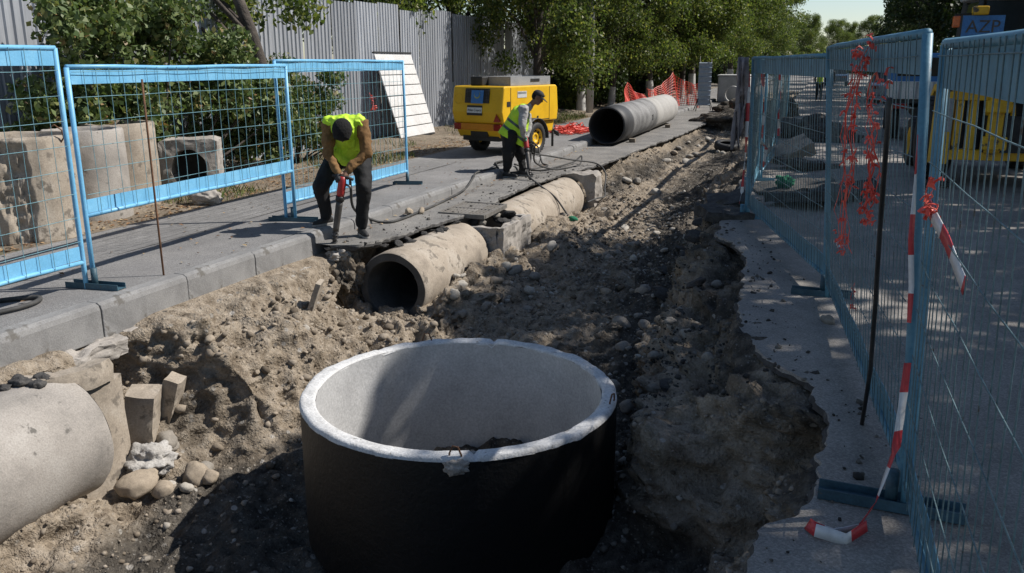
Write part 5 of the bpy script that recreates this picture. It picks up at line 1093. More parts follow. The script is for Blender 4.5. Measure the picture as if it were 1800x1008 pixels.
# utility pole
po = empty('utility_pole', (-8.25, 31.7, .12)); tag(po, 'slim grey concrete utility pole between the sidewalk trees', 'utility pole')
MB().tube([(0, 0, 0), (0, 0, 3), (0, 0, 8)], [.14, .125, .10], 12).build('shaft', M_CONC_NEW, po, smooth=True); MB().tube([(0, 0, 1.1), (0, 0, 1.25)], .145, 12).build('band', M_DARK, po, smooth=True)
MB().tube([(-.6, 0, 7.6), (.6, 0, 7.6)], .05, 8).build('cross_arm', M_DARK, po, smooth=True)
# loose timber and pieces by the verge
for k, (x_, y_, L_, rz, lb) in enumerate(((-8.6, 24.3, 2.2, .5, 'grey plank lying on the verge beyond the compressor'), (-8.9, 21.4, 1.2, -.5, 'short dark plank lying at the foot of the white door'))):
    block('plank', (L_, .16, .05), (x_, y_, .30 if k == 0 else .22), (.05, .14, rz), MATS['weathered_timber'], lb, 'plank', 5 + k, .004)

# ------------------------------------------------------------------ trees and shrubs
def leaf_material(name, stops, trans=.35):
    m = bpy.data.materials.new(name); m.use_nodes = True; nt = m.node_tree; nt.nodes.clear(); MATS[name] = m
    o = nt.nodes.new('ShaderNodeOutputMaterial'); ge = nt.nodes.new('ShaderNodeNewGeometry'); c = ramp(nt, stops, ge.outputs['Random Per Island'])
    d = nt.nodes.new('ShaderNodeBsdfPrincipled'); d.inputs['Roughness'].default_value = .5; d.inputs['Specular IOR Level'].default_value = .35; nt.links.new(c, d.inputs['Base Color'])
    t = nt.nodes.new('ShaderNodeBsdfTranslucent'); c2 = mixc(nt, c, (1.0, 1.15, .5), .75, 'MULTIPLY'); nt.links.new(c2, t.inputs[0])
    mx = nt.nodes.new('ShaderNodeMixShader'); mx.inputs[0].default_value = trans; nt.links.new(d.outputs[0], mx.inputs[1]); nt.links.new(t.outputs[0], mx.inputs[2]); nt.links.new(mx.outputs[0], o.inputs[0]); return m
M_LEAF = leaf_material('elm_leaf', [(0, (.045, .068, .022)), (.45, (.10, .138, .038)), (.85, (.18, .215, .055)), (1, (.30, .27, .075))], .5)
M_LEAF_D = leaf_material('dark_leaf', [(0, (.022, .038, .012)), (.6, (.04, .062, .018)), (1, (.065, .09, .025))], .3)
M_LEAF_S = leaf_material('shrub_leaf', [(0, (.06, .095, .03)), (.5, (.11, .155, .055)), (.85, (.19, .23, .09)), (.95, (.27, .26, .10)), (1, (.26, .14, .07))], .28)
M_BARK = mat('bark', (.075, .062, .05), (.035, .03, .025), (.13, .11, .09), 4, 40, .95, bmp=.9, bdist=.02)
M_LIME = mat('limewash', (.50, .49, .46), (.33, .32, .30), (.6, .59, .56), 4, 40, .9, bmp=.4, bdist=.01)
def leaves(name, centres, radii, n, size, material, seed, droop=0., shape=1.7):
    """leaf sized faces spread through clumps"""
    g = np.random.default_rng(seed); C = np.array(centres); Rr = np.array(radii); w_ = Rr ** 2; k = g.choice(len(C), n, p=w_ / w_.sum())
    d = g.normal(size=(n, 3)); d /= np.linalg.norm(d, axis=1, keepdims=True); rad = Rr[k] * g.random(n) ** .45
    p = C[k] + d * rad[:, None] * np.array([1, 1, .8]); p[:, 2] -= droop * g.random(n) ** 2 * Rr[k]
    a = g.normal(size=(n, 3)); a[:, 2] -= .5 + droop; a /= np.linalg.norm(a, axis=1, keepdims=True)
    nn = g.normal(size=(n, 3)); nn[:, 2] += .8; b = np.cross(a, nn); b /= np.linalg.norm(b, axis=1, keepdims=True) + 1e-9
    s = size * g.uniform(.6, 1.3, n)[:, None]; a = a * s; b = b * s / shape
    up = np.cross(a, b); up /= np.linalg.norm(up, axis=1, keepdims=True) + 1e-9
    V = np.stack([p - a * .5, p + b * .5 + up * s * .1, p + a * .5, p - b * .5 + up * s * .1], 1).reshape(-1, 3)
    me = bpy.data.meshes.new(name); me.vertices.add(4 * n); me.vertices.foreach_set('co', V.ravel())
    me.loops.add(4 * n); me.loops.foreach_set('vertex_index', np.arange(4 * n, dtype=np.int32)); me.polygons.add(n); me.polygons.foreach_set('loop_start', np.arange(0, 4 * n, 4, dtype=np.int32))
    me.update(calc_edges=True); me.materials.append(material); return me
def make_tree(seed, H, crown_z, crown_r, nclump, nleaf, lsize, leafmat, trunk_r=.16, lean=(0, 0), droop=.0, stretch=1.0, white=True, low=0.):
    """trunk with limbs and a crown of leaf clumps; base at the origin"""
    rr = random.Random(seed); root = empty('tree'); 
    T = [Vector((lean[0] * t * t + .10 * math.sin(t * 5 + seed), lean[1] * t * t + .1 * math.cos(t * 4 + seed) - .1 * math.cos(seed), H * .75 * t)) for t in [i / 7 for i in range(8)]]
    tk_ = MB().tube(T, [trunk_r * (1.25 if i == 0 else 1 - .8 * i / 7) for i in range(8)], 10); cen = []; rad = []
    top = T[-1]; cc = Vector((top.x, top.y, 0))
    for k in range(nclump):
        z = crown_z[0] + (crown_z[1] - crown_z[0]) * rr.random() ** .9; f = (z - crown_z[0]) / (crown_z[1] - crown_z[0])
        R_ = crown_r * (math.sin(math.pi * min(1, max(.0, .15 + .8 * f))) ** .6) * stretch; a = rr.uniform(0, 6.283); q = rr.random() ** .5
        c = Vector((cc.x * min(1, z / (H * .75)) + R_ * q * math.cos(a), cc.y * min(1, z / (H * .75)) + R_ * q * math.sin(a), z)); cen.append(c); rad.append(rr.uniform(.16, .30) * crown_r)
        if k % 3 == 0:
            t = min(.95, max(.25, z / H * .95 - .12)); i = int(t * 7); s = T[i].lerp(T[min(7, i + 1)], t * 7 - i); md = s.lerp(c, .5) + Vector((0, 0, .12 * crown_r))
            tk_.tube([s, md, c], [trunk_r * .32 * (1 - t * .5), trunk_r * .2, trunk_r * .06], 6, False)
    tk_.build('trunk', M_BARK, root, smooth=True)
    if white: MB().tube([(T[0].x, T[0].y, .0), T[0].lerp(T[1], .5), T[0].lerp(T[1], min(1, 1.25 / T[1].z))], [trunk_r * 1.27, trunk_r * 1.12, trunk_r * 1.0], 10, False).build('limewash', M_LIME, root, smooth=True)
    link('crown', leaves('crown', [tuple(c) for c in cen], rad, nleaf, lsize, leafmat, seed, droop), root); return root
TA = make_tree(3, 9.5, (1.9, 9.5), 3.0, 110, 52000, .125, M_LEAF, .17, (.4, .2), .5)
TB = make_tree(5, 11., (2.5, 11), 3.3, 110, 52000, .13, M_LEAF, .19, (-.3, .4), .35)
TC = make_tree(8, 8.5, (1.5, 8.0), 2.7, 100, 40000, .125, M_LEAF, .14, (.7, -.5), .6)
LT = 'trees along the left sidewalk'; RT = 'trees along the right side of the road'
def put(src, loc, rz, sc_, label, group, first=[]):
    o = src if src.name not in first else copy_tree(src); first.append(src.name)
    o.location = loc; o.rotation_euler = (0, 0, rz); o.scale = (sc_,) * 3; tag(o, label, 'tree', group); return o
put(TA, (-8.7, 26.8, .1), .3, .95, 'leafy tree with drooping branches overhanging the fence end behind the compressor', LT)
put(TB, (-9.0, 33.4, .1), 1.2, .85, 'leafy tree with limewashed trunk beside the slim utility pole', LT)
put(TC, (-8.3, 35.5, .1), 2.1, 1.0, 'leaning dark trunked tree behind the peak of the orange net', LT)
put(TB, (-7.9, 41.5, .1), 2.9, .9, 'leafy tree rising behind the stakes of the orange net', LT)
put(TA, (-7.2, 47, .1), 4.0, 1.0, 'leafy tree behind the ribbed screen', LT)
put(TC, (-7.6, 45, .1), .9, 1.15, 'slender dark trunked tree next to the tree behind the ribbed screen', LT)
for k, (x_, y_, r_, s_, src) in enumerate(((-7.4, 53, 1, 1.05, TB), (-7.6, 61, 2, 1.15, TA), (-7.0, 70, 3, 1.2, TB), (-7.4, 82, 4, 1.3, TA), (-7.2, 98, 5, 1.4, TB), (-10.5, 50, 2.2, 1.3, TA), (-11.5, 40, 5.1, 1.2, TB), (-12, 62, .4, 1.5, TB), (-13.5, 31, 2.6, 1.15, TA), (-13, 23, 3.6, 1.0, TB))):
    put(src, (x_, y_, .1), r_, s_, 'leafy green tree of the dense row beyond the far chamber unit' if x_ > -9 else 'leafy tree standing behind the fence and the sidewalk trees', LT if x_ > -9 else 'trees behind the grey fence')
TN_ = make_tree(13, 7.5, (2.75, 7.5), 2.3, 34, 12000, .13, M_LEAF, .17, (-1.4, .3), .2, white=False)
put(TN_, (-9.35, 13.1, .1), .2, 1., 'tree with a dark leaning trunk in front of the corrugated fence by the shrub', LT)
# right hand row: these shade the road and the right half of the dig
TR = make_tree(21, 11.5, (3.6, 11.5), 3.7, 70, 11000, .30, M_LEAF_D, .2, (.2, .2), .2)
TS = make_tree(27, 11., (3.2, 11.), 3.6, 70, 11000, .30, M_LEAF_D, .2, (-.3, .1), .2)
for k, y_ in enumerate((4.2, 9.8, 15.6, 21.4, 27.5, 34, 41, 48, 56, 65, 76, 90, 108, 130)):
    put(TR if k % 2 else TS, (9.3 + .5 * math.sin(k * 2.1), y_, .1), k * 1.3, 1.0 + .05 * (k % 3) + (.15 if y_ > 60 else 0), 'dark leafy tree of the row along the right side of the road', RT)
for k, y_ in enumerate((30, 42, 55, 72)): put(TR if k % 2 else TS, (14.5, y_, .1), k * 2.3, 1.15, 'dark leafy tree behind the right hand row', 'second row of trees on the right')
for k, (x_, y_) in enumerate(((-3, 190), (2.5, 215), (9, 200), (-9, 170), (16, 180), (-16, 200), (5.5, 230), (-6, 225), (12, 150))): put(TB, (x_, y_, -1.5), k * 1.1, 1.15, 'hazy tree closing the far end of the street', 'trees at the end of the street')
# big shrub by the concrete rings
sh = empty('shrub', (-9.45, 10.2, .15)); tag(sh, 'large dense green shrub between the concrete rings and the corrugated fence', 'shrub')
rr = random.Random(3); cen = []; rad = []; st = MB()
for k in range(95):
    y_ = rr.uniform(-2.1, 2.6); zt = 3.05 - .25 * (y_ - .1) ** 2 * .55 - (.6 if y_ > 1.7 else 0); z = .25 + (zt - .35) * rr.random() ** .75; x_ = (rr.uniform(-.6, .8) if z > 1.1 or y_ > .9 else rr.uniform(-.6, .15)) * (1 - .25 * z / 3)
    cen.append((x_, y_, z)); rad.append(rr.uniform(.26, .46))
    if k % 3 == 0: st.tube([(rr.uniform(-.2, .2), y_ * .35, 0), (x_ * .6, y_ * .7, z * .55), (x_, y_, z)], [.03, .018, .006], 6, False)
st.build('stems', M_BARK, sh, smooth=True); link('foliage', leaves('foliage', cen, rad, 32000, .10, M_LEAF_S, 9, .15, 1.5), sh)
sh2 = empty('shrub', (-9.25, 13.6, .15)); tag(sh2, 'lower yellowing shrub beside the large one, in front of the corrugated fence', 'shrub'); cen = []; rad = []; st = MB()
for k in range(40):
    y_ = rr.uniform(-1.3, 1.2); z = .2 + 1.7 * rr.random() * (1 - .2 * y_ * y_); x_ = rr.uniform(-.5, .6); cen.append((x_, y_, z)); rad.append(rr.uniform(.2, .36))
    if k % 3 == 0: st.tube([(0, y_ * .3, 0), (x_ * .6, y_ * .7, z * .5), (x_, y_, z)], [.025, .015, .005], 6, False)
st.build('stems', M_BARK, sh2, smooth=True); link('foliage', leaves('foliage', cen, rad, 9000, .085, M_LEAF_S, 19, .15, 1.5), sh2)

# undergrowth behind the trees on both sides
def make_bush(seed, material, n=9000, size=.16):
    root = empty('bush'); r_ = random.Random(seed); c_ = []; d_ = []; st = MB()
    for k in range(26):
        a = r_.uniform(0, 6.28); q = r_.random() ** .5 * 1.7; z = .3 + r_.random() * 2.5 * (1 - .25 * q / 1.7); c_.append((q * math.cos(a), q * math.sin(a), z)); d_.append(r_.uniform(.35, .6))
        if k % 3 == 0: st.tube([(0, 0, 0), (c_[-1][0] * .5, c_[-1][1] * .5, z * .6), c_[-1]], [.04, .025, .008], 5, False)
    st.build('stems', M_BARK, root, smooth=True); link('foliage', leaves('foliage', c_, d_, n, size, material, seed, .1, 1.6), root); return root
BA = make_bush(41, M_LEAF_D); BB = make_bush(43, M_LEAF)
BU = []
def put_bush(src, loc, rz, sc_, label, group):
    o = src if src.name not in BU else copy_tree(src); BU.append(src.name); o.location = loc; o.rotation_euler = (0, 0, rz); o.scale = sc_; tag(o, label, 'bush', group)
for k, y_ in enumerate((34.5, 37.5, 40.5, 43.5, 46.5, 49.5, 53, 57, 61, 66, 72, 79)): put_bush(BA if k % 3 else BB, (-10.6 + .5 * math.sin(k * 1.7), y_, .0), k * 1.9, (1.1, 1.1, 1.25), 'dark bush filling the ground behind the sidewalk trees', 'undergrowth behind the sidewalk trees')
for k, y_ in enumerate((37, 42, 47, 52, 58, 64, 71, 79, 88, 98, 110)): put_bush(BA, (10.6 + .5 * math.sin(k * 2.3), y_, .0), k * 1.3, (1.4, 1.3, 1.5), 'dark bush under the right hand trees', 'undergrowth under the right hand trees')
for k, (x_, y_) in enumerate(((-9.5, 90), (-8.5, 104), (-9, 122), (-6, 140), (-2, 150), (2, 158), (6.5, 150), (10, 140), (11, 124))): put_bush(BA if k % 2 else BB, (x_, y_, .0), k * 1.3, (1.9, 1.6, 1.6), 'bush closing the view at the end of the street', 'bushes at the end of the street')
# ------------------------------------------------------------------ hoses, stones, rubble, litter
def smooth_path(pts, n=8):
    """Catmull-Rom through the points"""
    P = [Vector(p) for p in pts]; P = [P[0] * 2 - P[1]] + P + [P[-1] * 2 - P[-2]]; out = []
    for i in range(1, len(P) - 2):
        for k in range(n):
            t = k / n; a, b, c, d = P[i - 1:i + 3]
            out.append(.5 * ((2 * b) + (c - a) * t + (2 * a - 5 * b + 4 * c - d) * t * t + (3 * b - a - 3 * c + d) * t ** 3))
    return out + [P[-2]]
M_HOSE = mat('dusty_rubber_hose', (.045, .044, .042), (.02, .02, .019), (.11, .105, .095), 5, 60, .75, bmp=.3)
def hose(pts, r, label, name='air_hose'):
    o = MB().tube(smooth_path(pts), r, 8).build(name, M_HOSE, smooth=True); tag(o, label, 'hose'); return o
hose([(-5.23, 8.83, .66), (-5.30, 8.95, .52), (-5.38, 9.15, .22), (-5.25, 9.45, .03), (-5.05, 9.55, .022), (-5.05, 10.3, .022), (-5.12, 11.3, .022), (-5.22, 12.3, .05), (-5.32, 12.9, .15), (-5.5, 13.5, .16), (-5.5, 14.0, .155), (-5.45, 14.3, .15)], .017, 'black air hose running from the kerb breaker along the gutter')
cp_ = [(-5.30 + .30 * math.cos(a) * (1 + .06 * math.sin(a * 2.3)), 14.75 + .42 * math.sin(a * 1.0), .025 + .017 * (a / 6.28) + (.14 if math.cos(a) < -.35 else .0)) for a in [i * .45 for i in range(44)]]
hose(cp_, .016, 'coil of black air hose lying over the kerb behind the worker in the cap')
w2top = px_point(926, 252, (O2.x, O2.y, 0), .06)
hose([w2top, w2top + Vector((.12, .0, .02)), (-4.85, 14.6, .42), (-4.70, 15.2, .30), (-4.45, 16.0, .15), (-4.15, 16.6, .03), (-3.95, 16.55, -.15), (-3.85, 16.1, -.38), (-3.75, 15.7, -.48), (-3.78, 15.2, -.45), (-3.8, 14.6, -.43)], .016, 'black hose curving over the concrete collar into the dig')
hose([w2top + Vector((.02, 0, -.03)), w2top + Vector((.14, .02, -.06)), (-4.80, 14.6, .25), (-4.70, 15.3, .05), (-4.55, 15.8, .02), (-4.45, 16.4, .02), (-4.5, 16.7, .16), (-4.6, 16.4, .06), (-4.85, 15.4, .02), (-5.15, 15.2, .02)], .016, 'looped black hose lying on the gutter behind the collar')
hose([w2top + Vector((.03, 0, -.06)), w2top + Vector((.10, -.06, -.25)), (-4.72, 13.95, .12), (-4.45, 13.75, -.03), (-4.12, 13.6, -.2), (-3.92, 13.55, -.42), (-3.80, 13.5, -.56), (-3.65, 13.4, -.58)], .016, 'black hose hanging down over the uncovered sewer pipe')
hose([(-5.8, 17.0, .5), (-5.5, 16.9, .3), (-5.35, 16.6, .16), (-5.2, 16.3, .03), (-5.0, 16.0, .02), (-5.15, 15.4, .02), (-5.3, 14.9, .16)], .017, 'black hose running from the compressor to the coil')
hose([(-5.9, 1.8, .14), (-6.0, 3.2, .145), (-5.9, 4.1, .145), (-5.75, 4.7, .15), (-5.95, 4.9, .145), (-6.4, 4.2, .145), (-6.6, 3.0, .145)], .02, 'black cable lying on the sidewalk by the blue stand', 'cable')
# stones one can pick out
M_STONE = []
for nm, c in (('pale_stone', (.40, .365, .31)), ('grey_stone', (.25, .225, .19)), ('tan_stone', (.33, .27, .20)), ('dark_stone', (.14, .125, .105))): M_STONE.append(mat(nm, c, tuple(x * .65 for x in c), tuple(x * 1.25 for x in c), 7, 60, .9, bmp=.35, bdist=.004))
SM = []
for k in range(4):
    for j in range(3): SM.append(lump('stone', (1, .8, .62), M_STONE[k], 200 + 7 * k + j, 3, .22, 1.3, None, None))
def stone(p, s, kind, label, group, sink=.25, name='stone'):
    o = link(name, SM[kind * 3 + random.randrange(3)], None, (p[0], p[1], p[2] + s * .3 * (1 - sink)), (random.uniform(-.4, .4), random.uniform(-.4, .4), random.uniform(0, 6.3)), (s * random.uniform(.8, 1.2), s * random.uniform(.8, 1.2), s * random.uniform(.8, 1.2)))
    tag(o, label, 'stone', group); return o
zones = [((4.5, 5.2), (3.6, 5.0), 9, (.10, .24), (0, 2, 2, 1), 'rounded stone bedded in the shaded hollow beside the chamber wall', 'stones in the hollow'),
         ((5.4, 7.8), (1.6, 4.8), 20, (.05, .13), (0, 2, 2, 1), 'stone stuck in the tan earth bank below the kerb', 'stones in the left bank'),
         ((8.3, 10.4), (4.0, 5.4), 24, (.08, .22), (0, 0, 2, 1), 'stone lying at the foot of the sewer pipe mouth and gully', 'stones at the pipe foot'),
         ((8.4, 15.5), (5.2, 7.4), 42, (.06, .20), (0, 2, 1, 1), 'stone scattered over the uneven floor of the dig behind the ring', 'stones on the dig floor'),
         ((11, 15.4), (3.7, 5.0), 18, (.07, .20), (0, 2, 1, 1), 'stone lying along the uncovered pipe behind the grate', 'stones along the far pipe'),
         ((5.8, 8.4), (6.6, 8.6), 34, (.06, .18), (1, 1, 3, 0), 'stone among the dark rubble between the ring and the right bank', 'stones beside the ring'),
         ((3.6, 9.0), (8.2, 10.6), 18, (.05, .15), (1, 2, 3, 1), 'stone sticking out of the right hand earth wall', 'stones in the right bank'),
         ((16.5, 26), (2.5, 7.0), 26, (.10, .26), (0, 1, 0, 2), 'stone in the pale band of rubble at the far end of the dig', 'stones at the far end')]
for (y0, y1), (u0, u1), n, (s0, s1), kinds, lb, gp in zones:
    for k in range(n):
        y_ = random.uniform(y0, y1); u_ = random.uniform(u0, u1); p, nn = trench_point(y_, u_); s_ = s0 + (s1 - s0) * random.random() ** 2
        if math.hypot(p.x - RC[0], p.y - RC[1]) < RO + .12: continue
        stone(p, s_, random.choice(kinds), lb, gp)
for (x_, y_, z_, s_, k_, lb) in ((-4.02, 10.55, -.50, .34, 0, 'large white stone leaning below the corner of the gully chamber'), (-3.7, 9.6, -.74, .26, 2, 'big tan cobble on the floor before the sewer pipe'), (.19, 6.52, .10, .11, 1, 'small grey stone on the bare road edge beside the blue panel'), (-4.58, 4.45, -1.13, .30, 2, 'broad flat brown stone at the foot of the chamber wall'), (-1.40, 7.5, -1.0, .17, 0, 'pale round stone beside the back of the ring'), (-1.42, 7.05, -1.05, .15, 1, 'grey round stone close to the ring rim loop')):
    stone((x_, y_, z_), s_, k_, lb, None)
# asphalt chunks along the broken edges
def chunk_mesh(seed, material): return lump('asphalt_chunk', (1, .8, .35), material, seed, 3, .35, 1.5, None, None, .4)
CH = [chunk_mesh(300 + k, M_TAR) for k in range(4)]
def chunk(p, s, rot, label, group, name='asphalt_chunk', me=None): o = link(name, me or CH[random.randrange(4)], None, p, rot, (s, s, s)); tag(o, label, 'asphalt chunk', group)
for k in range(26):
    y_ = random.uniform(5.6, 13); p, n_ = trench_point(y_, random.uniform(7.4, 10.6)); chunk(p + Vector((0, 0, .02)), random.uniform(.10, .30), (random.uniform(-.5, .5), random.uniform(-.5, .5), random.uniform(0, 6)), 'black asphalt chunk fallen on the right hand shoulder of the dig', 'asphalt chunks on the shoulder')
for k in range(14):
    y_ = random.uniform(8.3, 10.2); chunk((float(np.interp(y_, GY, GX)) + random.uniform(-.02, .16), y_, random.uniform(-.12, -.06)), random.uniform(.08, .18), (random.uniform(-.5, .5), random.uniform(-.5, .5), random.uniform(0, 6)), 'asphalt crumb on the broken gutter edge above the sewer pipe', 'crumbs on the gutter edge')
for k in range(12): chunk((-4.05 + random.uniform(-.35, .15), 10.35 + random.uniform(-.1, 1.2), random.uniform(-.20, -.10)), random.uniform(.12, .26), (random.uniform(-.6, .6), random.uniform(-.6, .6), random.uniform(0, 6)), 'rubble lump around the gully chamber rim', 'rubble round the gully', me=[CH[0], SM[4], SM[5], CH[1]][k % 4])
for (x_, y_, z_, s_, lb) in ((-5.1, 10.1, .06, .16, 'pair of brown stones in the gutter next to the hose'), (-5.02, 10.3, .05, .12, 'smaller brown stone in the gutter next to the hose')): stone((x_, y_, z_ - .04), s_, 2, lb, None)
# broken slabs behind the road fence and at its foot
def slab_piece(size, loc, rot, material, label, seed): return block('broken_slab', size, loc, rot, material, label, 'slab', seed, .035, lev=3)
slab_piece((.82, .55, .22), (-.50, 17.5, .32), (.3, -.38, .35), M_CONC_TAN, 'pale tilted concrete slab with a cobbled underside behind the blue fence', 4)
slab_piece((1.0, .7, .12), (-.15, 16.6, .18), (.05, .12, .9), M_TAR, 'dark slab lying under the pale tilted one', 6)
slab_piece((1.2, .7, .10), (-.25, 13.4, .17), (.06, -.1, .3), M_TAR, 'dark asphalt slab beneath the green cloth', 7)
slab_piece((1.1, .8, .12), (-.05, 12.3, .20), (-.1, .1, 1.2), M_TAR, 'dark asphalt slab stacked in front of the green cloth', 8)
slab_piece((.9, .5, .10), (.45, 12.9, .22), (.15, -.2, .2), M_TAR, 'dark asphalt slab tipped beside the stacked ones', 9)
slab_piece((.55, .95, .08), (-1.12, 12.1, .13), (.05, -.1, .15), M_TAR, 'dark flat asphalt slab lying on the dig edge beside the fence end', 10)
slab_piece((.6, .7, .13), (-1.08, 11.0, .12), (.0, .1, .4), M_TAR, 'dark rounded slab next to the blue steel stand at the fence end', 11)
for k, (x_, y_, s_) in enumerate(((-.5, 23.8, 1.5), (.2, 22.6, 1.1))): o = lump('spoil_heap', (s_ * 1.3, s_, s_ * .7), M_TAR, 400 + k, 5, .3, 2.4, None, (x_, y_, .12)); tag(o, ['larger', 'smaller'][k] + ' dark heap of dug out asphalt behind the pale slab', 'spoil heap')
for k, (x_, y_, z_, sx, sy, sz) in enumerate(((-2.9, 30.5, -.05, 2.2, 1.8, .9), (-2.0, 33.5, .1, 2.6, 2.2, 1.3), (-3.1, 37, .0, 2.0, 2.4, .9))): o = lump('earth_heap', (sx, sy, sz), M_SOIL, 420 + k, 5, .3, 2.2, None, (x_, y_, z_)); at_ = o.data.attributes.new('soil', 'FLOAT', 'POINT'); at_.data.foreach_set('value', np.full(len(o.data.vertices), .75, np.float32)); tag(o, ['low earth heap at the far end of the dig', 'taller earth heap beside the far end of the fence row', 'earth heap in front of the ribbed screen'][k], 'earth heap')
for k, (x_, y_, z_, sx, sy, sz, lb) in enumerate(((-4.32, 8.08, -.92, .85, .50, .42, 'low bank of tan earth heaped before the sewer pipe mouth'), (-3.86, 9.0, -.86, .62, 1.7, .60, 'ridge of tan earth banked along the flank of the sewer pipe'), (-3.82, 12.6, -.74, .5, 2.2, .52, 'ridge of tan earth along the pipe behind the grate'), (-5.0, 8.28, -.42, .4, .45, .6, 'dark hanging lump of earth under the gutter edge by the breaker'))):
    o = lump('earth_heap', (sx, sy, sz), M_SOIL, 440 + k, 6, .42, 2.6, None, (x_, y_, z_)); co = np.empty(len(o.data.vertices) * 3); o.data.vertices.foreach_get('co', co); co = co.reshape(-1, 3); co += .022 * np.stack([fbm(co * 11 + 9 * q_, 3, 60 + q_) for q_ in range(3)], 1); o.data.vertices.foreach_set('co', co.ravel()); o.data.update()
    at_ = o.data.attributes.new('soil', 'FLOAT', 'POINT'); at_.data.foreach_set('value', np.full(len(o.data.vertices), .05 if k < 3 else .5, np.float32)); tag(o, lb, 'earth heap')
gc = lump('green_cloth', (.26, .2, .2), mat('green_cloth', (.01, .16, .075), (.006, .1, .05), (.02, .22, .11), 9, 80, .9, bmp=.4), 55, 4, .4, 2.2, None, (-.40, 13.2, .27)); tag(gc, 'bundle of green cloth on the dark slabs behind the fence', 'cloth')
gb2 = lump('green_bottle', (.12, .3, .1), MATS['green_cloth'], 56, 3, .15, 1.2, None, (-3.72, 13.35, -.52), (0, 0, .7)); tag(gb2, 'green rag at the end of the hanging hose in the dig', 'rag')
# old tyre in the far end of the dig
ty = MB().lathe([(.20, -.08), (.22, -.1), (.32, -.1), (.35, -.07), (.355, 0), (.35, .07), (.32, .1), (.22, .1), (.20, .08)], 36).build('old_tyre', M_RUBBER, None, smooth=True, loc=(-2.35, 24.2, -.24), rot=(.15, .1, 0)); tag(ty, 'old black tyre lying in the far end of the dig', 'tyre')

# uncountable: gravel, clods, leaf litter, grass
ICO = bmesh.new(); bmesh.ops.create_icosphere(ICO, subdivisions=1, radius=1); ICO_V = np.array([v.co[:] for v in ICO.verts]); ICO_F = np.array([[v.index for v in f.verts] for f in ICO.faces]); ICO.free()
def scatter(name, P, S, material, seed, label, cat, squash=.7, parent_kind='stuff', soil=None):
    """thousands of small rough grains in one mesh"""
    g = np.random.default_rng(seed); n = len(P); nv = len(ICO_V)
    base = ICO_V[None] * (1 + g.uniform(-.42, .30, (n, nv, 1))); a = g.uniform(0, 6.28, n); c, s = np.cos(a), np.sin(a)
    v = base * np.stack([S * g.uniform(.7, 1.2, n), S * g.uniform(.7, 1.2, n), S * squash], 1)[:, None, :]
    tl = g.uniform(-.5, .5, n); ct, st_ = np.cos(tl), np.sin(tl); v = np.stack([v[..., 0], v[..., 1] * ct[:, None] - v[..., 2] * st_[:, None], v[..., 1] * st_[:, None] + v[..., 2] * ct[:, None]], -1)
    v = np.stack([v[..., 0] * c[:, None] - v[..., 1] * s[:, None], v[..., 0] * s[:, None] + v[..., 1] * c[:, None], v[..., 2]], -1) + P[:, None, :]
    F = (ICO_F[None] + (np.arange(n) * nv)[:, None, None]).reshape(-1, 3)
    me = bpy.data.meshes.new(name); me.vertices.add(n * nv); me.vertices.foreach_set('co', v.ravel()); me.loops.add(F.size); me.loops.foreach_set('vertex_index', F.ravel().astype(np.int32))
    me.polygons.add(len(F)); me.polygons.foreach_set('loop_start', np.arange(0, F.size, 3, dtype=np.int32)); me.update(calc_edges=True); me.materials.append(material)
    o = link(name, me); tag(o, label, cat, kind='stuff'); return o
def grain_material(name, stops):
    m, nt, b, P, o = new_mat(name); ge = nt.nodes.new('ShaderNodeNewGeometry'); c = ramp(nt, stops, ge.outputs['Random Per Island'])
    c = mixc(nt, c, ramp(nt, [(.3, (.75,) * 3), (.7, (1.1,) * 3)], noise(nt, P, 60, 3)), 1, 'MULTIPLY'); nt.links.new(c, b.inputs['Base Color']); b.inputs['Roughness'].default_value = .95; b.inputs['Specular IOR Level'].default_value = .2
    nt.links.new(bump(nt, noise(nt, P, 90, 3), .5, .004), b.inputs['Normal']); return m
M_GRAVEL = grain_material('mixed_gravel', [(0, (.09, .08, .068)), (.4, (.16, .142, .118)), (.7, (.25, .222, .184)), (.93, (.36, .33, .285)), (1, (.5, .475, .43))])
M_CLOD = grain_material('earth_clods', [(0, (.11, .088, .064)), (.5, (.23, .19, .145)), (1, (.34, .29, .23))])
M_CRUMB = grain_material('asphalt_crumbs', [(0, (.025, .024, .023)), (.6, (.07, .066, .06)), (1, (.15, .137, .12))])
def on_trench(n, yr, ur, seed, keep=None):
    g = np.random.default_rng(seed); y_ = g.uniform(yr[0], yr[1], n); u_ = g.uniform(ur[0], ur[1], n); cum = np.concatenate([[0], np.cumsum(SEGN)])
    j = np.clip(np.searchsorted(TYS, y_), 0, len(TYS) - 1); i = np.minimum(u_.astype(int), 11); k = np.round(cum[i] + (u_ - i) * np.array(SEGN)[i]).astype(int); P = TV[j, k].copy()
    ok = np.hypot(P[:, 0] - RC[0], P[:, 1] - RC[1]) > RO + .02
    m_ = fbm(P * .9, 2, seed) > g.uniform(-.9, .5, n); return P[ok & m_]
P = np.concatenate([on_trench(9000, (5.5, 16), (4.6, 8.6), 1), on_trench(2600, (2.5, 6.5), (5, 8.6), 2), on_trench(2600, (16, 30), (3, 9), 3)]); g = np.random.default_rng(5)
scatter('gravel', P + [0, 0, .004], .008 + .030 * g.random(len(P)) ** 4, M_GRAVEL, 6, 'loose gravel strewn over the floor of the dig', 'gravel')
P = np.concatenate([on_trench(2200, (3, 8.2), (1.2, 5.4), 11), on_trench(2600, (8.2, 16), (3.6, 6), 12), on_trench(900, (3.2, 6), (8.6, 10.8), 13)]); g = np.random.default_rng(7)
scatter('earth_clods', P + [0, 0, .003], .005 + .030 * g.random(len(P)) ** 5, M_CLOD, 8, 'crumbled tan earth clods on the banks of the dig', 'clods')
Pr = []
g = np.random.default_rng(21)
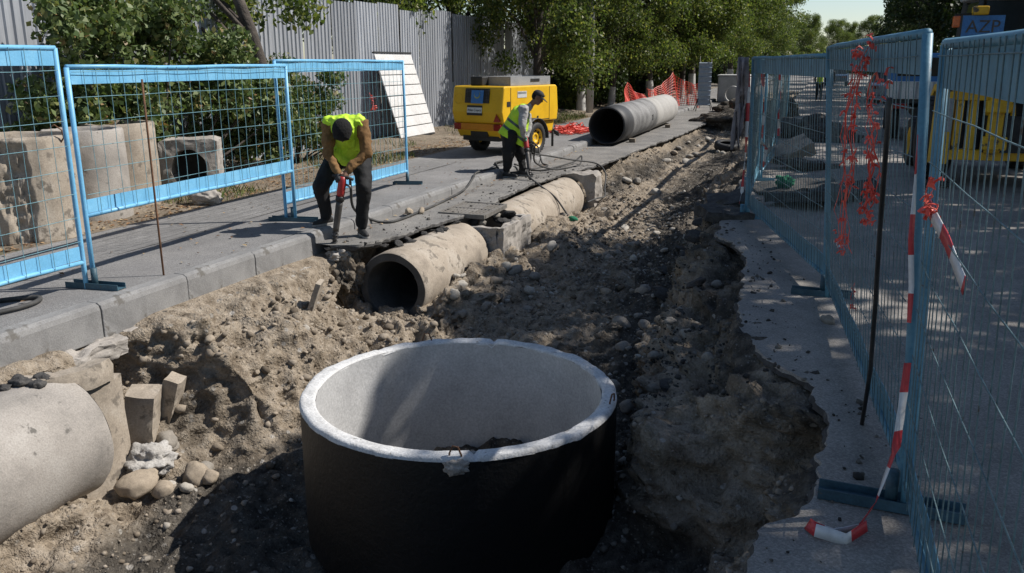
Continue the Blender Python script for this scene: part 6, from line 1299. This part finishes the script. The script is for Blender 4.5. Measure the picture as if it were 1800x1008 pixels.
for k in range(240):
    y_ = g.uniform(2.2, 12); e = ROAD_EDGE(y_); x_ = e + .03 + abs(g.normal(0, .22)); Pr.append((x_, y_, .104))
for k in range(260): 
    y_ = g.uniform(8.2, 17); e = float(np.interp(y_, GY, GX)); Pr.append((e - abs(g.normal(0, .25)) - .02, y_, .003))
Pr = np.array(Pr); Pr = Pr[(Pr[:, 0] > -5.28)]
P = np.concatenate([on_trench(6500, (5.3, 13.5), (8.8, 11.2), 15), on_trench(2200, (15.6, 22), (1.2, 4), 16), Pr])
scatter('asphalt_crumbs', P, .006 + .026 * g.random(len(P)) ** 4, M_CRUMB, 9, 'black crumbled asphalt along the broken pavement edges', 'asphalt crumbs')
P = np.concatenate([on_trench(900, (4.4, 8.2), (1.4, 5.2), 41), on_trench(700, (8.3, 16), (4.2, 6.6), 42)]); g = np.random.default_rng(43)
scatter('earth_lumps', P + [0, 0, .006], .014 + .042 * g.random(len(P)) ** 2.2, M_CLOD, 44, 'broken lumps of tan earth fallen on the left bank and floor', 'earth lumps', .75)
def litter(name, P, size, stops, seed, label, cat, stand=0.):
    g = np.random.default_rng(seed); n = len(P); a = g.uniform(0, 6.28, n); s = size * g.uniform(.5, 1.3, n)
    if stand:
        u_ = np.stack([np.cos(a) * .35, np.sin(a) * .35, np.full(n, 1.)], 1) * s[:, None]; v_ = np.stack([-np.sin(a), np.cos(a), np.zeros(n)], 1) * (.0035 + .0 * s)[:, None] if False else np.stack([-np.sin(a), np.cos(a), np.zeros(n)], 1) * .004
        V = np.stack([P - v_, P + v_, P + u_ * .6 + v_ * .6, P + u_ * np.array([1.5, 1.5, 1])], 1)
    else:
        u_ = np.stack([np.cos(a), np.sin(a), g.uniform(-.3, .3, n)], 1) * s[:, None]; v_ = np.stack([-np.sin(a), np.cos(a), g.uniform(-.3, .3, n)], 1) * s[:, None] * .55
        V = np.stack([P - u_, P - v_ + [0, 0, .006], P + u_, P + v_ + [0, 0, .006]], 1)
    me = bpy.data.meshes.new(name); me.vertices.add(4 * n); me.vertices.foreach_set('co', V.ravel()); me.loops.add(4 * n); me.loops.foreach_set('vertex_index', np.arange(4 * n, dtype=np.int32)); me.polygons.add(n); me.polygons.foreach_set('loop_start', np.arange(0, 4 * n, 4, dtype=np.int32)); me.update(calc_edges=True)
    me.materials.append(grain_material(name, stops)); o = link(name, me); tag(o, label, cat, kind='stuff'); return o
def verge_z(p):
    q = np.column_stack([p[:, 0], p[:, 1], np.zeros(len(p))]); return .125 + .012 * fbm(q * 1.1, 3, 8) + np.clip((-7.7 - q[:, 0]) / .6, 0, 1) * (.035 + .05 * fbm(q * 1.6, 4, 44) + .02 * fbm(q * 7, 2, 46))
g = np.random.default_rng(31); p = np.column_stack([-7.68 - np.abs(g.normal(0, .55, 5200)), g.uniform(3, 30, 5200)]); p = p[p[:, 0] > -10.3]; P = np.column_stack([p, verge_z(p) + .008])
a1 = np.column_stack([g.uniform(-7.6, -5.5, 160), g.uniform(2, 16, 160), np.full(160, .142)]); a2 = np.column_stack([g.uniform(-5.27, -5.05, 150), g.uniform(8.4, 20, 150), np.full(150, .012)])
litter('leaf_litter', np.concatenate([P, a1, a2]), .028, [(0, (.10, .055, .03)), (.4, (.24, .135, .07)), (.8, (.36, .24, .13)), (1, (.42, .34, .2))], 33, 'dry brown leaves littering the verge and the gutter', 'leaf litter')
p = np.column_stack([-7.7 - np.abs(g.normal(0, .9, 9000)), g.uniform(9, 32, 9000)]); q3 = np.column_stack([p, np.zeros(len(p))]); p = p[(fbm(q3 * .8, 3, 91) > .05) & (p[:, 0] > -10.3)]
litter('grass', np.column_stack([p, verge_z(p)]), .12, [(0, (.05, .08, .02)), (.6, (.10, .14, .035)), (1, (.24, .22, .08))], 35, 'sparse tufts of grass on the verge', 'grass', 1.)
